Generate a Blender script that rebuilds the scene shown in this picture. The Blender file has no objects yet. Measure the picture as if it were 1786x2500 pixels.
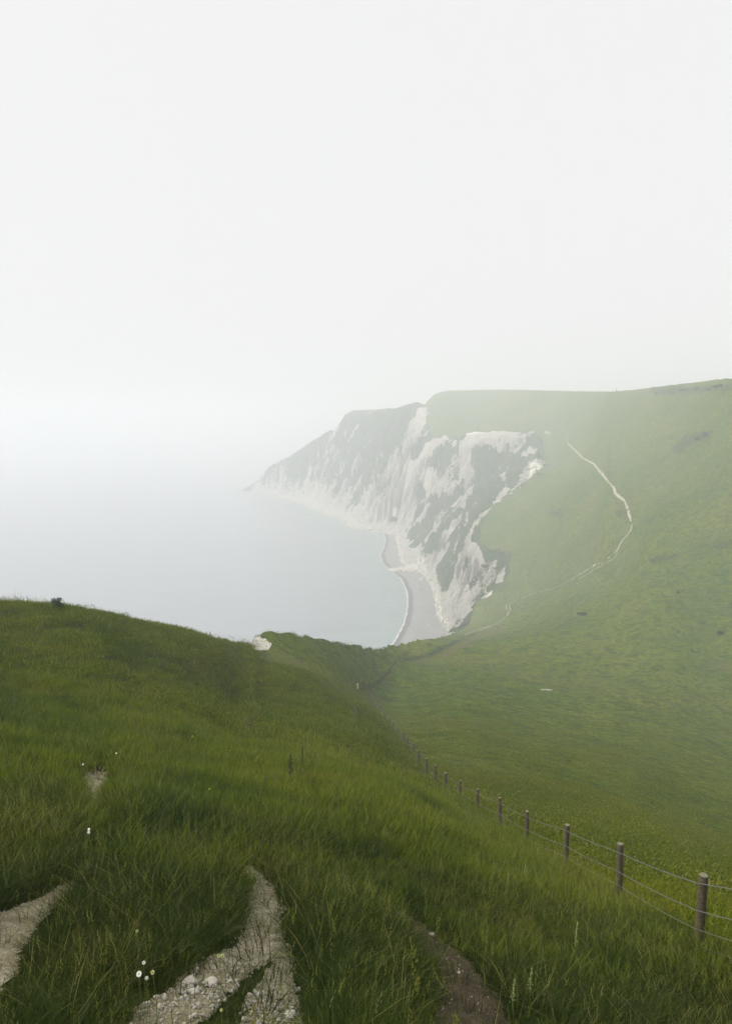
import bpy, bmesh, math, random
import numpy as np
from mathutils import Vector

random.seed(7)
RNG = np.random.default_rng(11)
scene = bpy.context.scene
COL = scene.collection

HAZE_D = .00072; SKYV = 9.5; SUN_E = 3.2
# ------------------------------------------------------------------ camera model
F = 1900.0
CX, CY = 893.0, 1250.0
TH = math.radians(6.6)
CT, ST = math.cos(TH), math.sin(TH)
CAMZ = 190.0
KF = CAMZ / 110.0
def sst(x):
    x = min(max(x, 0), 1); return x * x * (3 - 2 * x)
_EPY = [0, 1050, 1128, 1166, 1205, 1260, 1340, 1400, 1470, 1560, 2500]
_EPX = [1335, 1332, 1326, 1289, 1240, 1184, 1190, 1235, 1160, 1108, 1108]
def dm(d, px=900, py=1000):
    if d <= 250: return d
    k = sst((d - 250) / 100); dl = d * (1 + (KF - 1) * k); dr = 250 + (d - 250) * .84
    w = sst((px - np.interp(py, _EPY, _EPX)) / 560)
    return math.exp(math.log(dl) * (1 - w) + math.log(dr) * w)

def pix_us(px, py):
    """pixel -> (u = X/Y, s = drop/Y) of its sight line"""
    v = -(np.asarray(py, float) - CY) / F
    den = CT + v * ST
    return ((np.asarray(px, float) - CX) / F) / den, (ST - v * CT) / den

def us_pix(u, s):
    v = (ST - s * CT) / (s * ST + CT)
    den = CT + v * ST
    return CX + u * den * F, CY - v * F

# ------------------------------------------------------------------ helpers
def tag(o, label=None, cat=None, group=None, kind=None):
    if label: o['label'] = label
    if cat: o['category'] = cat
    if group: o['group'] = group
    if kind: o['kind'] = kind
    return o

def link(name, me, parent=None, loc=None):
    o = bpy.data.objects.new(name, me)
    COL.objects.link(o)
    if parent is not None: o.parent = parent
    if loc is not None: o.location = loc
    return o

def mesh_np(name, V, Fc, mats=(), smooth=True, attrs=None):
    """V (n,3) float, Fc (m,k) int"""
    V = np.asarray(V, np.float32); Fc = np.asarray(Fc, np.int32)
    me = bpy.data.meshes.new(name)
    me.vertices.add(len(V)); me.vertices.foreach_set('co', V.ravel())
    k = Fc.shape[1]
    me.loops.add(Fc.size); me.loops.foreach_set('vertex_index', Fc.ravel())
    me.polygons.add(len(Fc))
    me.polygons.foreach_set('loop_start', np.arange(0, Fc.size, k, dtype=np.int32))
    me.polygons.foreach_set('loop_total', np.full(len(Fc), k, np.int32))
    me.polygons.foreach_set('use_smooth', np.full(len(Fc), smooth, bool))
    for n, a in (attrs or {}).items():
        at = me.attributes.new(n, 'FLOAT', 'POINT')
        at.data.foreach_set('value', np.asarray(a, np.float32))
    for m in mats: me.materials.append(m)
    me.update(calc_edges=True)
    return me

class MB:
    def __init__(s): s.v = []; s.f = []; s.mi = []
    def add(s, vs, fs, m=0):
        b = len(s.v); s.v += [tuple(p) for p in vs]
        s.f += [tuple(b + i for i in f) for f in fs]; s.mi += [m] * len(fs)
    def tube(s, pts, rad, n=8, m=0, cap=True):
        pts = [Vector(p) for p in pts]; rs = rad if isinstance(rad, (list, tuple)) else [rad] * len(pts)
        vs = []
        for i, p in enumerate(pts):
            a = pts[max(i - 1, 0)]; b = pts[min(i + 1, len(pts) - 1)]
            d = (b - a).normalized()
            up = Vector((0, 0, 1)) if abs(d.z) < .9 else Vector((0, 1, 0))
            x = d.cross(up).normalized(); y = x.cross(d)
            for k in range(n):
                t = 2 * math.pi * k / n
                vs.append(p + (x * math.cos(t) + y * math.sin(t)) * rs[i])
        fs = []
        for i in range(len(pts) - 1):
            for k in range(n):
                fs.append((i * n + k, i * n + (k + 1) % n, (i + 1) * n + (k + 1) % n, (i + 1) * n + k))
        if cap:
            fs.append(tuple(range(n))); fs.append(tuple((len(pts) - 1) * n + k for k in range(n)))
        s.add(vs, fs, m)
    def blob(s, c, r, m=0, nu=10, nv=7, seed=0, rough=.15):
        rr = random.Random(seed); ph = [rr.uniform(0, 6.28) for _ in range(6)]
        vs = []; r = Vector(r) if not isinstance(r, (int, float)) else Vector((r, r, r))
        for j in range(nv + 1):
            th = math.pi * j / nv
            for i in range(nu):
                a = 2 * math.pi * i / nu
                d = Vector((math.sin(th) * math.cos(a), math.sin(th) * math.sin(a), math.cos(th)))
                k = 1 + rough * (math.sin(3 * d.x + ph[0]) + math.sin(4 * d.y + ph[1]) + math.sin(5 * d.z + ph[2]) + .6 * math.sin(9 * d.x + ph[3]) + .6 * math.sin(8 * d.y + ph[4])) / 2
                vs.append(Vector(c) + Vector((d.x * r.x, d.y * r.y, d.z * r.z)) * k)
        fs = [(j * nu + i, (j + 1) * nu + i, (j + 1) * nu + (i + 1) % nu, j * nu + (i + 1) % nu) for j in range(nv) for i in range(nu)]
        s.add(vs, fs, m)
    def build(s, name, mats, parent=None, loc=None, smooth=True):
        me = bpy.data.meshes.new(name)
        me.from_pydata(s.v, [], s.f)
        for m in (mats if isinstance(mats, (list, tuple)) else [mats]): me.materials.append(m)
        me.polygons.foreach_set('material_index', s.mi)
        me.polygons.foreach_set('use_smooth', [smooth] * len(s.f))
        me.update()
        return link(name, me, parent, loc)

# ------------------------------------------------------------------ numpy noise
_T = RNG.random((256, 256)).astype(np.float32)
def vnoise(x, y, off=0):
    x = np.asarray(x, float) + off * 17.3; y = np.asarray(y, float) + off * 9.7
    xi = np.floor(x).astype(np.int64); yi = np.floor(y).astype(np.int64)
    fx = (x - xi); fy = (y - yi)
    fx = fx * fx * (3 - 2 * fx); fy = fy * fy * (3 - 2 * fy)
    a = _T[xi & 255, yi & 255]; b = _T[(xi + 1) & 255, yi & 255]
    c = _T[xi & 255, (yi + 1) & 255]; d = _T[(xi + 1) & 255, (yi + 1) & 255]
    return ((a * (1 - fx) + b * fx) * (1 - fy) + (c * (1 - fx) + d * fx) * fy) * 2 - 1
def fbm(x, y, oct=4, off=0):
    r = 0; am = 1; tot = 0
    for k in range(oct):
        r = r + am * vnoise(x * 2 ** k, y * 2 ** k, off + k * 3); tot += am; am *= .5
    return r / tot

def in_poly(px, py, poly):
    px = np.asarray(px); r = np.zeros(px.shape, bool); n = len(poly)
    for i in range(n):
        x0, y0 = poly[i]; x1, y1 = poly[(i + 1) % n]
        if y0 == y1: continue
        c = ((y0 > py) != (y1 > py)) & (px < (x1 - x0) * (py - y0) / (y1 - y0) + x0)
        r ^= c
    return r

def dist_line(X, Y, pts, vals=None):
    """distance to a polyline, arc length (or interpolated vals) at the nearest point"""
    best = np.full(X.shape, 1e12); par = np.zeros(X.shape); L = 0.0
    for i in range(len(pts) - 1):
        ax, ay = pts[i]; bx, by = pts[i + 1]
        dx, dy = bx - ax, by - ay; l2 = dx * dx + dy * dy
        t = np.clip(((X - ax) * dx + (Y - ay) * dy) / l2, 0, 1)
        d = (X - ax - t * dx) ** 2 + (Y - ay - t * dy) ** 2
        m = d < best
        best = np.where(m, d, best)
        v = (L + t * math.sqrt(l2)) if vals is None else vals[i] + t * (vals[i + 1] - vals[i])
        par = np.where(m, v, par)
        L += math.sqrt(l2)
    return np.sqrt(best), par

# ------------------------------------------------------------------ terrain control points (picture row, column, distance along the view)
C = []   # (u, d, s)
VIS = []
def cp(px, py, d):
    u, s = pix_us(px, py); C.append((float(u), dm(d, px, py), float(s)))
    if px > 1000 and d > 150: VIS.append((px, py, math.log(d)))
def cz(px, d, z, py=1400):
    u, _ = pix_us(px, py); C.append((float(u), dm(d, px), (110 - z) / d))

COLS = {
    0:    [(2500, 4.2), (2200, 6.6), (2000, 9.8), (1900, 13), (1800, 18), (1700, 25.5), (1600, 36), (1520, 46), (1468, 54)],
    300:  [(2500, 4.2), (2200, 6.8), (2000, 10.4), (1900, 15), (1800, 22), (1700, 32), (1600, 46), (1530, 58), (1506, 66)],
    600:  [(2500, 4.3), (2200, 7.4), (2000, 12), (1900, 19.5), (1800, 32), (1700, 54), (1620, 78)],
    893:  [(2500, 4.7), (2200, 8.7), (2000, 15), (1900, 26), (1800, 50), (1740, 85), (1690, 148)],
    1300: [(2500, 6.0), (2250, 10.8), (1900, 60), (1800, 105), (1700, 165), (1620, 215), (1540, 280), (1450, 335), (1350, 390), (1250, 455), (1150, 540), (1080, 620), (1020, 700), (980, 780), (953, 900)],
    1500: [(2500, 6.6), (2060, 30), (1900, 75), (1800, 120), (1700, 175), (1620, 220), (1500, 280), (1400, 325), (1250, 400), (1100, 500), (1000, 590), (957, 650)],
    1786: [(2500, 7.4), (2400, 8.6), (2200, 21), (2043, 60), (1900, 105), (1800, 150), (1700, 190), (1600, 225), (1500, 265), (1300, 355), (1100, 455), (1000, 520), (925, 560)],
}
HID = {  # hidden ground behind brows: (d, z)
    0: [(72, 86), (110, 60)], 300: [(82, 84), (120, 62)], 600: [(101, 77)],
    1300: [(1100, 138), (1600, 120), (2600, 110)], 1500: [(760, 130), (1000, 118), (1600, 110), (2600, 110)], 1786: [(640, 140), (800, 128), (1100, 120), (2600, 110)],
}
for px, L in COLS.items():
    for py, d in L: cp(px, py, d)
    for d, z in HID.get(px, []): cz(px, d, z)
    if px in (0, 1786):
        for sgn in (.95, 1.7):
            for py, d in L:
                u, s = pix_us(px, py); C.append((math.copysign(sgn, px - 893), dm(d, px, py), float(s)))
            for d, z in HID[px]: C.append((math.copysign(sgn, px - 893), dm(d, px), (110 - z) / d))
for u in (-1.7, -.8, 0, .8, 1.7):
    C.append((u, .8, 1.66 / .8)); C.append((u, 2.0, 2.3 / 2.0))
for px, py, d in [(136, 1479, 59), (450, 1541, 76), (520, 1560, 82), (560, 1574, 87), (600, 1592, 95), (560, 1600, 79), (1600, 950, 625), (1700, 940, 585), (1640, 1000, 560), (1560, 955, 645), (640, 1590, 106), (1100, 1800, 85), (1100, 1700, 145), (1100, 1640, 195), (1100, 1600, 225), (1060, 1575, 255),
                  (985, 1602, 215), (1250, 1420, 385), (1200, 1340, 425), (1250, 1300, 440), (1200, 1500, 335), (1300, 1200, 500), (1400, 1120, 540),
                  (1400, 1300, 400), (1400, 1500, 290), (1400, 1700, 170), (1400, 1900, 66), (1400, 1000, 680), (1400, 955, 800),
                  (1100, 955, 980), (1180, 950, 1000), (1250, 1000, 790), (1250, 952, 950), (1350, 955, 850), (1350, 1000, 730), (1450, 957, 720), (1150, 1010, 850), (1100, 1040, 800), (1200, 1036, 775),
                  (700, 1640, 82), (760, 1600, 120), (800, 1700, 84), (900, 1620, 178), (1650, 1600, 224), (1650, 1400, 308), (1650, 1200, 408),
                  (1650, 1030, 525), (1650, 941, 600), (1650, 1800, 133), (1650, 2000, 62)]:
    cp(px, py, d)
for px, d, z in [(1180, 1300, 130), (1180, 2600, 110), (1062, 1250, 128), (893, 1400, 90), (893, 2600, 90), (700, 2000, 60)]:
    cz(px, d, z)
# fence posts: (top x, top y, base x, base y, distance)
POSTS = [(1718, 2130, 1702, 2331, 9.9), (1516, 2062, 1510, 2208, 13.7), (1386, 2011, 1379, 2130, 17.3), (1291, 1981, 1286, 2074, 21.5),
         (1224, 1948, 1219, 2028, 25.7), (1168, 1926, 1163, 1997, 30), (1123.6, 1906, 1121, 1964, 34.4), (1089, 1885.7, 1087, 1942, 38.8),
         (1064.5, 1868, 1061, 1923, 43.4), (1043, 1851, 1042, 1897, 48.4), (1024, 1832, 1022, 1873, 54), (1010, 1815, 1008, 1852, 60),
         (996.5, 1799, 995, 1833, 66.5), (986, 1787, 985, 1818, 73), (972, 1774, 971, 1801, 80), (961.5, 1762, 961, 1786, 87), (953, 1751.5, 952, 1774, 94),
         (943, 1740.5, 942, 1761, 101), (938, 1733, 937, 1752, 107), (931.5, 1724, 931, 1743, 113), (926, 1718, 925, 1735, 118), (920, 1711.6, 919, 1728, 123),
         (914, 1704, 913, 1720, 128), (909, 1699, 908, 1714, 133), (904, 1692, 903, 1706, 138), (900.5, 1687, 900, 1700, 143)]
for tx, ty, bx, by, d in POSTS[::2]: cp(bx, by, d)

# cliff edge (plateau rim) and cliff foot, walked from the near left hill to the far point
EDGE_P = [(592, 1574, 96), (608, 1577, 104), (622, 1556, 112), (640, 1542, 118), (665, 1541, 124), (750, 1554, 145), (820, 1566, 163), (870, 1574, 180), (930, 1582, 203),
          (960, 1574, 232), (1000, 1568, 255), (1048, 1563, 275), (1105, 1546, 310), (1115, 1538, 330), (1146, 1508, 350), (1158, 1471, 362), (1195, 1450, 372), (1225, 1420, 385),
          (1240, 1385, 400), (1238, 1362, 412), (1200, 1352, 425), (1184, 1335, 438), (1168, 1318, 452), (1172, 1290, 470), (1184, 1262, 490), (1200, 1238, 512), (1240, 1205, 550), (1289, 1166, 600), (1326, 1128, 650), (1322, 1097, 690),
          (1300, 1062, 715), (1274, 1056, 722), (1215, 1053, 740), (1151, 1058, 755), (1097, 1067, 772), (1055, 1078, 795), (1043, 1040, 850), (1042, 989, 905),
          (1018, 980, 940), (979, 994, 970), (920, 999, 1020), (865, 1001, 1080), (845, 1022, 1095), (828, 1050, 1105), (806, 1049, 1115), (777, 1067, 1125), (708, 1112, 1155), (659, 1136, 1175), (629, 1161, 1195), (612, 1190, 1215)]
EDGE = []; EZ = []
for px, py, d in EDGE_P:
    u, s = pix_us(px, py); u = float(u); s = float(s); VIS.append((px, py, math.log(d))); d = dm(d, px, py)
    EDGE.append((u * d, d)); EZ.append(CAMZ - s * d)
    if d < 1500: C.append((u, d, s))
EDGE = [(-150, -120), (-105, -20), (-70, 20), (-48, 58), (-41, 74), (-28, 88)] + EDGE + [(-150 * KF, 1260 * KF), (-60 * KF, 1500 * KF), (60 * KF, 2000 * KF), (300 * KF, 3000 * KF)]
EZ = [160, 164, 168, 166, 164, 161] + EZ + [50, 90, 100, 100]
def seapt(px, py, z=0.0):
    u, s = pix_us(px, py); d = (CAMZ - z) / float(s)
    return (float(u) * d, d)
TOE = [(-210, -150), (-160, -20), (-110, 50), (-85, 90), (-62, 120), (-45, 160), (-30, 215), (-12, 280), (8, 380), (28, 480), (50, 590)]
TOE += [seapt(*p, 2.0) for p in [(1085, 1560), (1100, 1545), (1072, 1496), (1065, 1442), (1048, 1417), (1033, 1397), (1006, 1391), (985, 1372), (976, 1343), (970, 1308)]]
TOE += [seapt(*p, 0.3) for p in [(939, 1301), (880, 1293), (851, 1283), (826, 1267), (791, 1255), (757, 1240), (722, 1225), (673, 1214), (609, 1201)]]
TOE += [(x * KF, y * KF) for x, y in [(-205, 1235), (-175, 1330), (-85, 1540), (30, 2030), (270, 3010)]]
CLOSE = [(9000, 3000 * KF), (9000, -200), (-150, -200)]

# fill the visible slope right of the cliffs densely from the distances already set
VA = np.array([v for v in VIS if v[0] > 1000]); va = VA[:, :2] / (300, 200); nv_ = len(va)
def tk0(r2): return .5 * r2 * np.log(r2 + 1e-12)
MM = np.block([[tk0(((va[:, None] - va[None]) ** 2).sum(-1)) + np.eye(nv_) * 1e-3, np.c_[np.ones(nv_), va]], [np.c_[np.ones(nv_), va].T, np.zeros((3, 3))]])
ww = np.linalg.solve(MM, np.r_[VA[:, 2], np.zeros(3)])
for py in range(1065, 1580, 46):
    for dx_ in (28, 90, 180, 290, 420):
        px = float(np.interp(py, _EPY, _EPX)) + dx_; q = np.array([px / 300, py / 200])
        ld = float((tk0(((va - q) ** 2).sum(-1)) * ww[:nv_]).sum() + ww[nv_] + ww[nv_ + 1] * q[0] + ww[nv_ + 2] * q[1])
        u, s = pix_us(px, py); dd = math.exp(ld)
        if dd > 255: C.append((float(u), dm(dd, px, py), float(s)))

# ---- thin plate surface of s over (4u, ln d)
Cn = np.array(C); A = np.stack([Cn[:, 0] * 4, np.log(Cn[:, 1])], 1); Sv = Cn[:, 2]
n = len(A)
def tk(r2): return .5 * r2 * np.log(r2 + 1e-12)
K = tk(((A[:, None] - A[None]) ** 2).sum(-1)) + np.eye(n) * 2e-4
P = np.c_[np.ones(n), A]
M = np.block([[K, P], [P.T, np.zeros((3, 3))]])
W = np.linalg.solve(M, np.r_[Sv, np.zeros(3)])
def tps(a, b):
    out = np.full(a.shape, W[n]) + W[n + 1] * a + W[n + 2] * b
    for i in range(n):
        out += W[i] * tk((a - A[i, 0]) ** 2 + (b - A[i, 1]) ** 2)
    return out

ucen = np.linspace(-.62, .62, 1020)
uL = -.62 - (np.linspace(0, 1, 46)[1:] ** 1.5) * 1.1
UG = np.r_[uL[::-1], ucen, -uL]
WG = np.r_[np.arange(math.log(.8), math.log(520), .0072), np.arange(math.log(520), math.log(2350), .0023), np.arange(math.log(2350), math.log(5200), .02)]
DG = np.exp(WG)
# coarse evaluation then linear upsampling
uc = np.interp(np.linspace(0, len(UG) - 1, 300), np.arange(len(UG)), UG); wc = np.linspace(WG[0], WG[-1], 420)
a_, b_ = np.meshgrid(uc * 4, wc, indexing='xy')
Sc = tps(a_, b_)                                  # (w, u)
tmp = np.empty((len(wc), len(UG)))
for j in range(len(wc)): tmp[j] = np.interp(UG, uc, Sc[j])
iw = np.interp(WG, wc, np.arange(len(wc))); i0 = np.minimum(iw.astype(int), len(wc) - 2); fw = (iw - i0)[:, None]
# cubic in w for smoothness
im = np.maximum(i0 - 1, 0); i3 = np.minimum(i0 + 2, len(wc) - 1)
p0, p1, p2, p3 = tmp[im], tmp[i0], tmp[i0 + 1], tmp[i3]
SG = p1 + .5 * fw * (p2 - p0 + fw * (2 * p0 - 5 * p1 + 4 * p2 - p3 + fw * (3 * (p1 - p2) + p3 - p0)))
U2, D2 = np.meshgrid(UG, DG)
def settle(target, dlo, dhi, umin, umax, full=None):
    # bring the brow of a hill to its height
    band = (DG > dlo) & (DG < dhi)
    for _ in range(3):
        sm = SG[band].min(0); px_, py_ = us_pix(UG, sm)
        tp = np.interp(px_, [t_[0] for t_ in target], [t_[1] for t_ in target]); _, ts = pix_us(px_, tp)
        ds_ = np.where((UG > umin) & (UG < umax + .5), ts - sm, 0)
        ds_ *= np.clip((UG - umin) / .04, 0, 1) * np.clip((umax + .5 - UG) / .4, 0, 1)
        if umax < 0: ds_ = np.where(UG > umax, ds_ * np.clip(1 - (UG - umax) / .015, 0, 1), ds_)
        wgt = np.clip((np.log(DG) - math.log(full[0])) / (math.log(full[1]) - math.log(full[0])), 0, 1); wgt = wgt * wgt * (3 - 2 * wgt)
        if len(full) > 2: w2 = np.clip((math.log(full[3]) - np.log(DG)) / (math.log(full[3]) - math.log(full[2])), 0, 1); wgt = wgt * w2
        SG[:] = SG + wgt[:, None] * ds_[None]
settle([(1040, 966), (1062, 958), (1100, 954), (1180, 951), (1300, 953), (1400, 956), (1500, 957), (1560, 951), (1650, 940), (1786, 925), (2000, 905)], 400, 3500, .075, 2.5, (300, 620))
settle([(-300, 1466), (0, 1470), (136, 1481), (300, 1506), (450, 1540), (575, 1574)], 25, 93, -3, -.162, (18, 50, 92, 106))
X2 = U2 * D2; Y2 = D2
ZT = CAMZ - SG * D2
# gentle natural relief
ZT += np.interp(D2, [5, 12, 60, 110], [0, .10, .16, .1]) * fbm(X2 / 2.6, Y2 / 2.6, 3, 15)
amp = np.interp(D2, [0, 8, 60, 300, 1400], [.05, .12, .42, .9, 1.4])
ZT += amp * fbm(X2 / 9, Y2 / 9, 4, 1) * .55 + np.interp(D2, [0, 5, 25, 60], [.035, .05, .09, .05]) * fbm(X2 / .9, Y2 / .9, 3, 5)
ZT += np.interp(D2, [90, 250, 600], [0, .7, .9]) * fbm(X2 / 3.2, Y2 / 2.4, 3, 12)
# terracettes on the far hillside
ZT += np.where(D2 > 90, .36 * np.sin(ZT * 1.9 + 3 * fbm(X2 / 20, Y2 / 20, 3, 9)), 0) * np.interp(D2, [90, 200], [0, 1])
ZT = np.clip(ZT, 4, CAMZ + 70)
print('zmax', [(int(us_pix(UG[q], SG[:, q].min())[0]), int(DG[SG[:, q].argmin()])) for q in range(500, len(UG) - 50, 25)], ZT[(DG > 300)][:, (UG > -.1) & (UG < .5)].max())

far = D2 > 40
Xf, Yf = X2[far], Y2[far]
wx = Xf + 2.2 * fbm(Xf / 11, Yf / 11, 4, 21) * np.interp(Yf, [90, 300, 900], [.35, 1, 1.3]); wy = Yf + 3 * fbm(Xf / 13, Yf / 13, 4, 25) * np.interp(Yf, [90, 300], [.4, 1])
inT = in_poly(wx, wy, TOE + CLOSE); inE = in_poly(wx, wy, EDGE + CLOSE)
dt, par = dist_line(wx, wy, TOE); de, ez = dist_line(wx, wy, EDGE, EZ)
t = dt / (dt + de + 1e-6)
ph = par / 15 - t * 2.2 + .8 * fbm(par / 30, t * 3, 2, 31)
rib = 1 - 2 * np.abs(((ph) % 1) - .5) * 2
rib2 = vnoise(par / 4.5 - t * 3, t * 1.5, 35)
tt = np.clip(t + (.13 * rib + .09 * rib2) * 4 * t * (1 - t) * np.clip(t * 5, 0, 1), 0, 1)
prof = np.interp(tt, [0, .1, .3, .6, .88, 1], [.015, .07, .27, .62, .94, 1])
rgh = ((1 - 2.4 * np.abs(fbm(Xf / 16, Yf / 16, 5, 41))) * 4.5 - 1) * np.minimum(1, 4 * t * (1 - t)) * np.interp(Yf, [1500, 2000], [1, .45]) + .35 * fbm(Xf / 1.3, Yf / 1.3, 2, 43) * (t < .999)
zc = ez * prof + rgh
zt = ZT[far]
Zf = np.where(inE, zt, np.where(inT, zc, np.maximum(-3.2, -.3 - dt * .35)))
ZG = ZT.copy(); ZG[far] = Zf
cliffm = np.zeros(ZG.shape); cliffm[far] = np.where(inE, np.clip(1 - de / 2.5, 0, 1) * .49, 1.0)
tG = np.ones(ZG.shape); tG[far] = np.where(inE, 1, np.where(inT, t, 0)); parG = np.zeros(ZG.shape); parG[far] = par
SGF = (CAMZ - ZG) / D2

# ---- surface queries
def H(x, y):
    x = np.atleast_1d(np.asarray(x, float)); y = np.atleast_1d(np.asarray(y, float))
    fi = np.interp(x / y, UG, np.arange(len(UG))); fj = np.interp(np.log(y), WG, np.arange(len(WG)))
    i = np.clip(fi.astype(int), 0, len(UG) - 2); j = np.clip(fj.astype(int), 0, len(WG) - 2)
    a = fi - i; b = fj - j
    return (ZG[j, i] * (1 - a) + ZG[j, i + 1] * a) * (1 - b) + (ZG[j + 1, i] * (1 - a) + ZG[j + 1, i + 1] * a) * b
def cast(px, py, up=0.0, dmin=2.0):
    """first point of the ground (raised by up) on the sight line through a pixel"""
    u, s = pix_us(px, py); u = float(u); s = float(s)
    fi = float(np.interp(u, UG, np.arange(len(UG)))); i = min(int(fi), len(UG) - 2); a = fi - i
    col = ZG[:, i] * (1 - a) + ZG[:, i + 1] * a + up
    g = (CAMZ - s * DG) - col
    k = np.where((g <= 0) & (DG > dmin))[0]
    if not len(k): return None
    k = k[0]
    if k == 0: d = DG[0]
    else:
        f = g[k - 1] / (g[k - 1] - g[k] + 1e-9); d = DG[k - 1] + f * (DG[k] - DG[k - 1])
    return Vector((u * d, d, float(H(u * d, d)[0])))

# ------------------------------------------------------------------ surface marks (bare chalk, earth, scrub, one hollow's shade) traced onto the ground
PXG, PYG = us_pix(U2, SGF)
warpx = PXG + 6.0 * fbm((X2 + .5 * ZG) / 10, (Y2 * .5 - .9 * ZG) / 10, 5, 51); warpy = PYG + 6.0 * fbm((X2 + .5 * ZG) / 10, (Y2 * .5 - .9 * ZG) / 10, 5, 57)
def R1(L): return [(880 + x / 5.413, 960 + y / 5.413) for x, y in L]
def R2(L): return [(1100 + x / 5.413, 1030 + y / 5.413) for x, y in L]
def R3(L): return [(900 + x / 5.413, 1230 + y / 5.413) for x, y in L]
def R4(L): return [(1050 + x / 5.413, 1330 + y / 5.413) for x, y in L]
def R5(L): return [(580 + x / 4.511, 960 + y / 4.511) for x, y in L]
CH = [
    R1([(760, 200), (880, 190), (900, 260), (860, 380), (810, 470), (800, 560), (740, 610), (660, 650), (610, 740), (600, 860), (540, 790), (540, 710), (590, 600), (630, 430), (700, 310)]),
    R1([(500, 790), (550, 870), (640, 840), (660, 880), (740, 880), (800, 760), (870, 660), (970, 600), (1100, 570), (1190, 590), (1100, 660), (980, 710), (940, 800), (850, 900), (830, 1000), (900, 1060), (1000, 1100), (1090, 1130), (1230, 1170), (1250, 1260), (1200, 1370), (1190, 1270), (1090, 1260), (1000, 1350), (930, 1340), (880, 1280), (820, 1190), (760, 1180), (700, 1220), (650, 1340), (700, 1390), (760, 1410), (740, 1500), (700, 1590)])
    + [(1014, 1230), (1011, 1256), (1003, 1274), (983, 1298), (992, 1308), (985, 1322), (992, 1333), (1014, 1341), (1048, 1311), (1027, 1341), (1027, 1357), (1037, 1357), (1059, 1348), (1074, 1339), (1090, 1335), (1074, 1363), (1061, 1389), (1068, 1407), (1066, 1428), (1077, 1444), (1092, 1446), (1096, 1426), (1105, 1411), (1112, 1381), (1122, 1357), (1129, 1337), (1146, 1300), (1157, 1274), (1171, 1261), (1166, 1280), (1153, 1298), (1147, 1319), (1157, 1324), (1168, 1339), (1177, 1354), (1186, 1368), (1186, 1400), (1180, 1440), (1156, 1472), (1142, 1498), (1126, 1518), (1106, 1534), (1080, 1556), (1040, 1500), (1030, 1420), (960, 1400), (955, 1330), (930, 1310), (820, 1300), (820, 1268), (852, 1266), (857, 1250), (875, 1230), (890, 1206), (912, 1177), (940, 1144)],
    R2([(200, 170), (400, 125), (620, 125), (850, 130), (880, 190), (800, 300), (720, 310), (580, 355), (490, 330), (500, 280), (390, 320), (370, 260), (300, 320), (240, 400), (280, 460), (270, 560), (310, 600), (350, 640), (310, 720), (230, 790), (300, 800), (230, 920), (200, 1000), (130, 1140), (150, 1000), (120, 1030), (170, 880), (180, 740), (100, 780), (130, 650), (150, 450), (110, 380), (110, 290)]),
    R2([(850, 200), (960, 180), (1000, 240), (930, 330), (840, 370), (740, 450), (790, 330)]),
    R2([(1030, 340), (1160, 340), (1130, 400), (1060, 430), (1010, 440), (930, 430)]),
    R2([(840, 510), (740, 640), (725, 720), (600, 840), (630, 740), (710, 630), (770, 560)]),
    R2([(710, 850), (600, 990), (540, 1115), (640, 1060), (730, 960), (790, 880)]),
    R2([(540, 1110), (380, 1235), (350, 1290), (400, 1265), (550, 1135)]),
    R3([(920, 90), (1030, 100), (940, 260), (850, 390), (860, 220), (900, 180)]),
    R3([(1260, 110), (1240, 170), (1150, 290), (1080, 420), (1000, 520), (950, 590), (940, 430), (1010, 340), (1120, 230), (1190, 150)]),
    R3([(1340, 60), (1330, 130), (1310, 240), (1255, 305), (1275, 180), (1300, 100)]),
    R3([(1200, 410), (1180, 520), (1150, 600), (1090, 700), (1020, 810), (990, 880), (1060, 720), (1130, 590), (1150, 450)]),
    R4([(1000, 290), (970, 450), (960, 490), (880, 520), (820, 550), (870, 440), (920, 350)]),
    R4([(820, 580), (830, 650), (700, 720), (640, 740), (720, 650)]),
    R1([(1220, 600), (1260, 610), (1240, 680), (1180, 690)]),
    [(815, 1244), (830, 1226), (850, 1195), (875, 1166), (888, 1166), (868, 1190), (846, 1226), (842, 1250), (830, 1270), (790, 1262)],
    [(762, 1224), (780, 1193), (808, 1173), (797, 1197), (784, 1226), (815, 1262), (780, 1262), (750, 1245)],
    R5([(1440, 490), (1480, 500), (1400, 620), (1340, 640)]), 
    [(590, 1580), (606, 1562), (621, 1546), (634, 1541), (640, 1556), (652, 1560), (668, 1572), (660, 1584), (640, 1586)],
]
VG = [
    R3([(1270, 720), (1320, 700), (1330, 780), (1260, 900), (1200, 900), (1190, 1000), (1280, 1090), (1380, 990), (1440, 890), (1540, 800), (1650, 760), (1650, 1100), (1500, 1230), (1350, 1200), (1320, 1120), (1200, 1040), (1190, 960)]),
    R1([(200, 1240), (430, 1060), (430, 1160), (330, 1280), (190, 1420)]),
    R3([(260, 220), (330, 155), (390, 190), (385, 265), (290, 250)]),
    R4([(690, 130), (830, 110), (1110, 130), (1050, 220), (1000, 290), (900, 380), (800, 560), (620, 730), (540, 640), (520, 560), (620, 380), (700, 240)]),
]
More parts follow.
